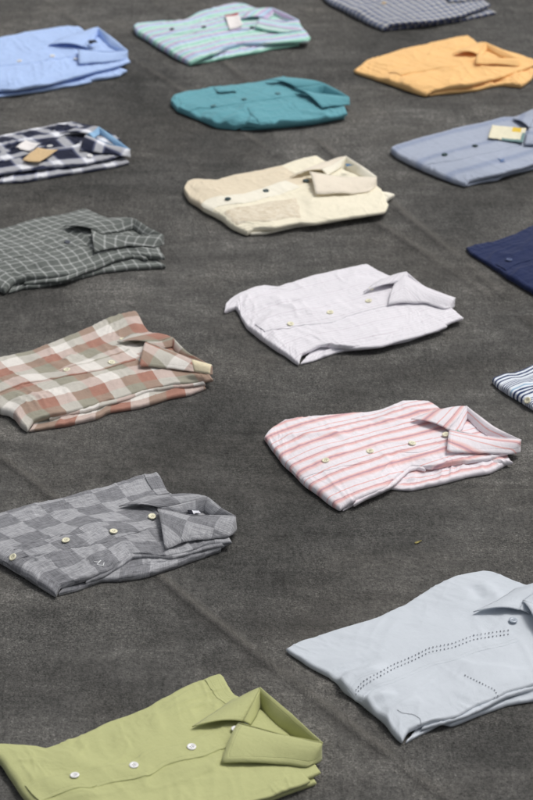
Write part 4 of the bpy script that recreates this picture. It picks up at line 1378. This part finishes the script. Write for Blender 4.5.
def build_greyblue():
    A, B, C, D = (465.5, 187.5), (574, 152), (518, 117), (390.5, 151)
    e = new_shirt('grey blue shirt with faint darker stripes and a cream tag', 490, 150)
    b = body(hem=[D, (397, 157), (407, 163), (435, 176.5), (450, 182), A],
             near=[A, (469, 183), (493, 177), (515.5, 171), (533, 165), (552, 158), B],
             shoulder=[B, (556, 137), (537, 127), (525, 122), C],
             far=[D, (392, 148.5), (397.5, 145.8), (435, 134.7), (468, 126.4), (504, 118), C],
             zA=10, zD=9, zB=(16, 7), zC=(12, 9), seed=141, wr=.0014, und=.0016, fine=.00006)
    put(b, 'body', M_greyb, e)
    u = under([(467, 187), (480, 183.5), (496, 180.5), (502, 177.5), (533, 169.5), (568, 158)], z=5, r=5, seed=142)
    put(u, 'folded_sleeve', M_greyb, e)
    L = uvs_of(b, [(425, 169), (455, 161), (490, 153), (522, 145)])
    strip_part('placket', b, M_greyb, e, L, .032, .0009)
    F0, F1, F2, F3 = (529, 131, None, 6), (540, 106, 44), (578, 128, 40), (529, 132, None, 8)
    make_collar(b, e, M_greyb, [(F0, (512, 121, None, 4)), ((533, 120, 36), (520, 114, None, 4)), (F1, (524, 113, 24)), (F1, None), ((560, 116, 42), None), (F2, None),
                                (F2, (571, 147, 22)), ((552, 127, 38), (549, 147, None, 4)), (F3, (524, 147, None, 4))], (548, 128), puff=.12)
    flat_part('price_tag', b, M_cream_card, e, [(492, 127.8), (526, 131), (522.5, 145.5), (487.7, 140)], z=.003, curl=.002, mats=[M_yel, M_tagprint],
              fm=lambda a, c: 1 if .62 < a < .86 and c < .3 else (2 if a > .9 and c > .3 or (c > .85 and a > .4) else 0), n=24, m=14)
    for x, y in ((444.7, 155.5), (475, 146.7)):
        add_button(b, e, x, y, M_gbtn, M_dark, .0016, 1.0)
    tube('embroidered_mark', on(b, [(498, 159), (501, 160.5), (504, 159.5), (500, 162), (505, 162)], .0006), .0007, M_logob, e)

def build_navycheck():
    e = new_shirt('navy and white checked shirt with two paper tags and sky blue lining', 50, 155)
    b = body(hem=[(-65, 152), (-45, 168), (-28, 180), (-15, 187)],
             near=[(-15, 187), (0, 175), (26, 170.5), (63, 166.5), (87, 164), (110, 159), (130, 152)],
             shoulder=[(130, 152), (121, 141), (108, 132), (92, 127), (72, 123)],
             far=[(-65, 152), (-30, 145), (0, 137.6), (39, 128.4), (72, 123)],
             zA=11, zD=10, zB=(17, 7), zC=(12, 10), seed=151, ang=.3, wr=.0038, und=.0026, fine=.0001)
    put(b, 'body', M_navyc, e)
    u = under([(-10, 186), (0, 184), (26, 182), (79, 173), (110, 168), (130, 163)], z=6, r=6, seed=152, depth=(6, -22))
    put(u, 'folded_sleeve', M_navyc, e)
    L = uvs_of(b, [(-30, 168), (0, 162), (40, 152), (80, 143)])
    strip_part('placket', b, M_navyc, e, L, .032, .0014, uvoff=(.01, .012))
    F0, F1, F2, F3 = (88, 137, None, 6), (99, 126.5, 38), (130.5, 149.5, 32), (86, 139, None, 8)
    make_collar(b, e, M_navyc, [(F0, (60, 136, None, 4)), ((93, 132, 32), (76, 130, None, 4)), (F1, (92, 127, 24)), (F1, None), ((115, 138, 34), None), (F2, None),
                                (F2, (125, 156, 22)), ((108, 144, 32), (104, 155, None, 4)), (F3, (80, 152, None, 4))], (104, 142), puff=.10, stand_mat=M_lblue2, uvoff=(.01, .0))
    flat_part('paper_tag', b, M_card, e, [(15.8, 150), (30, 153.5), (39.4, 146.5), (26, 142)], z=.003, curl=.002)
    flat_part('paper_tag', b, M_tan, e, [(22.3, 163.8), (39.4, 165.5), (58.3, 153.5), (38, 150.7)], z=.005, curl=.002)
    for x, y in ((50, 147.5), (90, 157)):
        add_button(b, e, x, y, M_wbtn, M_dark, .0020, 1.0)

def build_navy():
    A, B, C, D = (556, 308), (692, 268), (612, 196), (465.2, 249.2)
    e = new_shirt('plain dark navy blue shirt cut off by the right edge', 520, 255)
    b = body(hem=[D, (470.3, 254.5), (487, 265.5), (515, 283.5), (533, 294.5), A], near=[A, (600, 294), (650, 281), B],
             shoulder=[B, (660, 232), (630, 212), C], far=[D, (478, 245.5), (493, 243), (515, 235), (533, 225.7), (575, 208), C],
             zA=11, zD=4, zB=(16, 7), zC=(12, 9), seed=161, wr=.0019, und=.0020, fine=.00008,
             strokes=[([(511, 270), (520, 263), (540, 259)], 2.5, 6, 'fold'), ([(493, 243), (505, 248), (520, 250)], 2, 10, 'ridge')])
    put(b, 'body', M_navy, e)
    u = under([(560, 307), (610, 296), (688, 275)], z=5, r=5, seed=162)
    put(u, 'folded_sleeve', M_navy, e)
    L = uvs_of(b, [(506, 271), (512, 267), (521, 263), (533, 260), (570, 251), (615, 240)])
    strip_part('placket', b, M_navy, e, L, .032, .0014)
    generic_collar(b, e, M_navy, A, B, C, D)
    add_button(b, e, 509, 261, M_bbtn, M_dark, .0018, 1.0)
    add_button(b, e, 556, 249, M_bbtn, M_dark, .0018, 1.0)

def build_bluestripe():
    A, B, C, D = (574, 436), (706, 394), (628, 324), (492, 380.8)
    e = new_shirt('navy and white striped shirt, only its corner showing at the right edge', 515, 388)
    b = body(hem=[D, (497, 387), (506.5, 394.2), (522, 403), (533, 410), A], near=[A, (620, 420), (670, 407), B],
             shoulder=[B, (678, 360), (648, 340), C], far=[D, (495, 378.5), (505.5, 374.5), (514, 373.6), (523, 370), (533, 365), (580, 345), C],
             zA=11, zD=7, zB=(16, 7), zC=(12, 9), seed=171, wr=.0019, und=.0018, fine=.00008,
             strokes=[([(500, 388), (512, 380), (530, 374)], 2.5, 8, 'ridge')])
    put(b, 'body', M_bstripe, e)
    u = under([(578, 435), (630, 421), (700, 402)], z=5, r=5, seed=172)
    put(u, 'folded_sleeve', M_bstripe, e)
    L = uvs_of(b, [(524, 404), (545, 397), (590, 386), (630, 376)])
    strip_part('placket', b, M_bstripe, e, L, .030, .0010)
    generic_collar(b, e, M_bstripe, A, B, C, D)
    add_button(b, e, 528, 401, M_ivory, M_hole, .0016, 1.0)
    add_button(b, e, 574, 388, M_ivory, M_hole, .0016, 1.0)

for f in (build_olive, build_pale, build_check, build_pink, build_white, build_brown, build_grid, build_cream, build_lightblue, build_mint,
          build_smallcheck, build_orange, build_teal, build_greyblue, build_navycheck, build_navy, build_bluestripe):
    f()
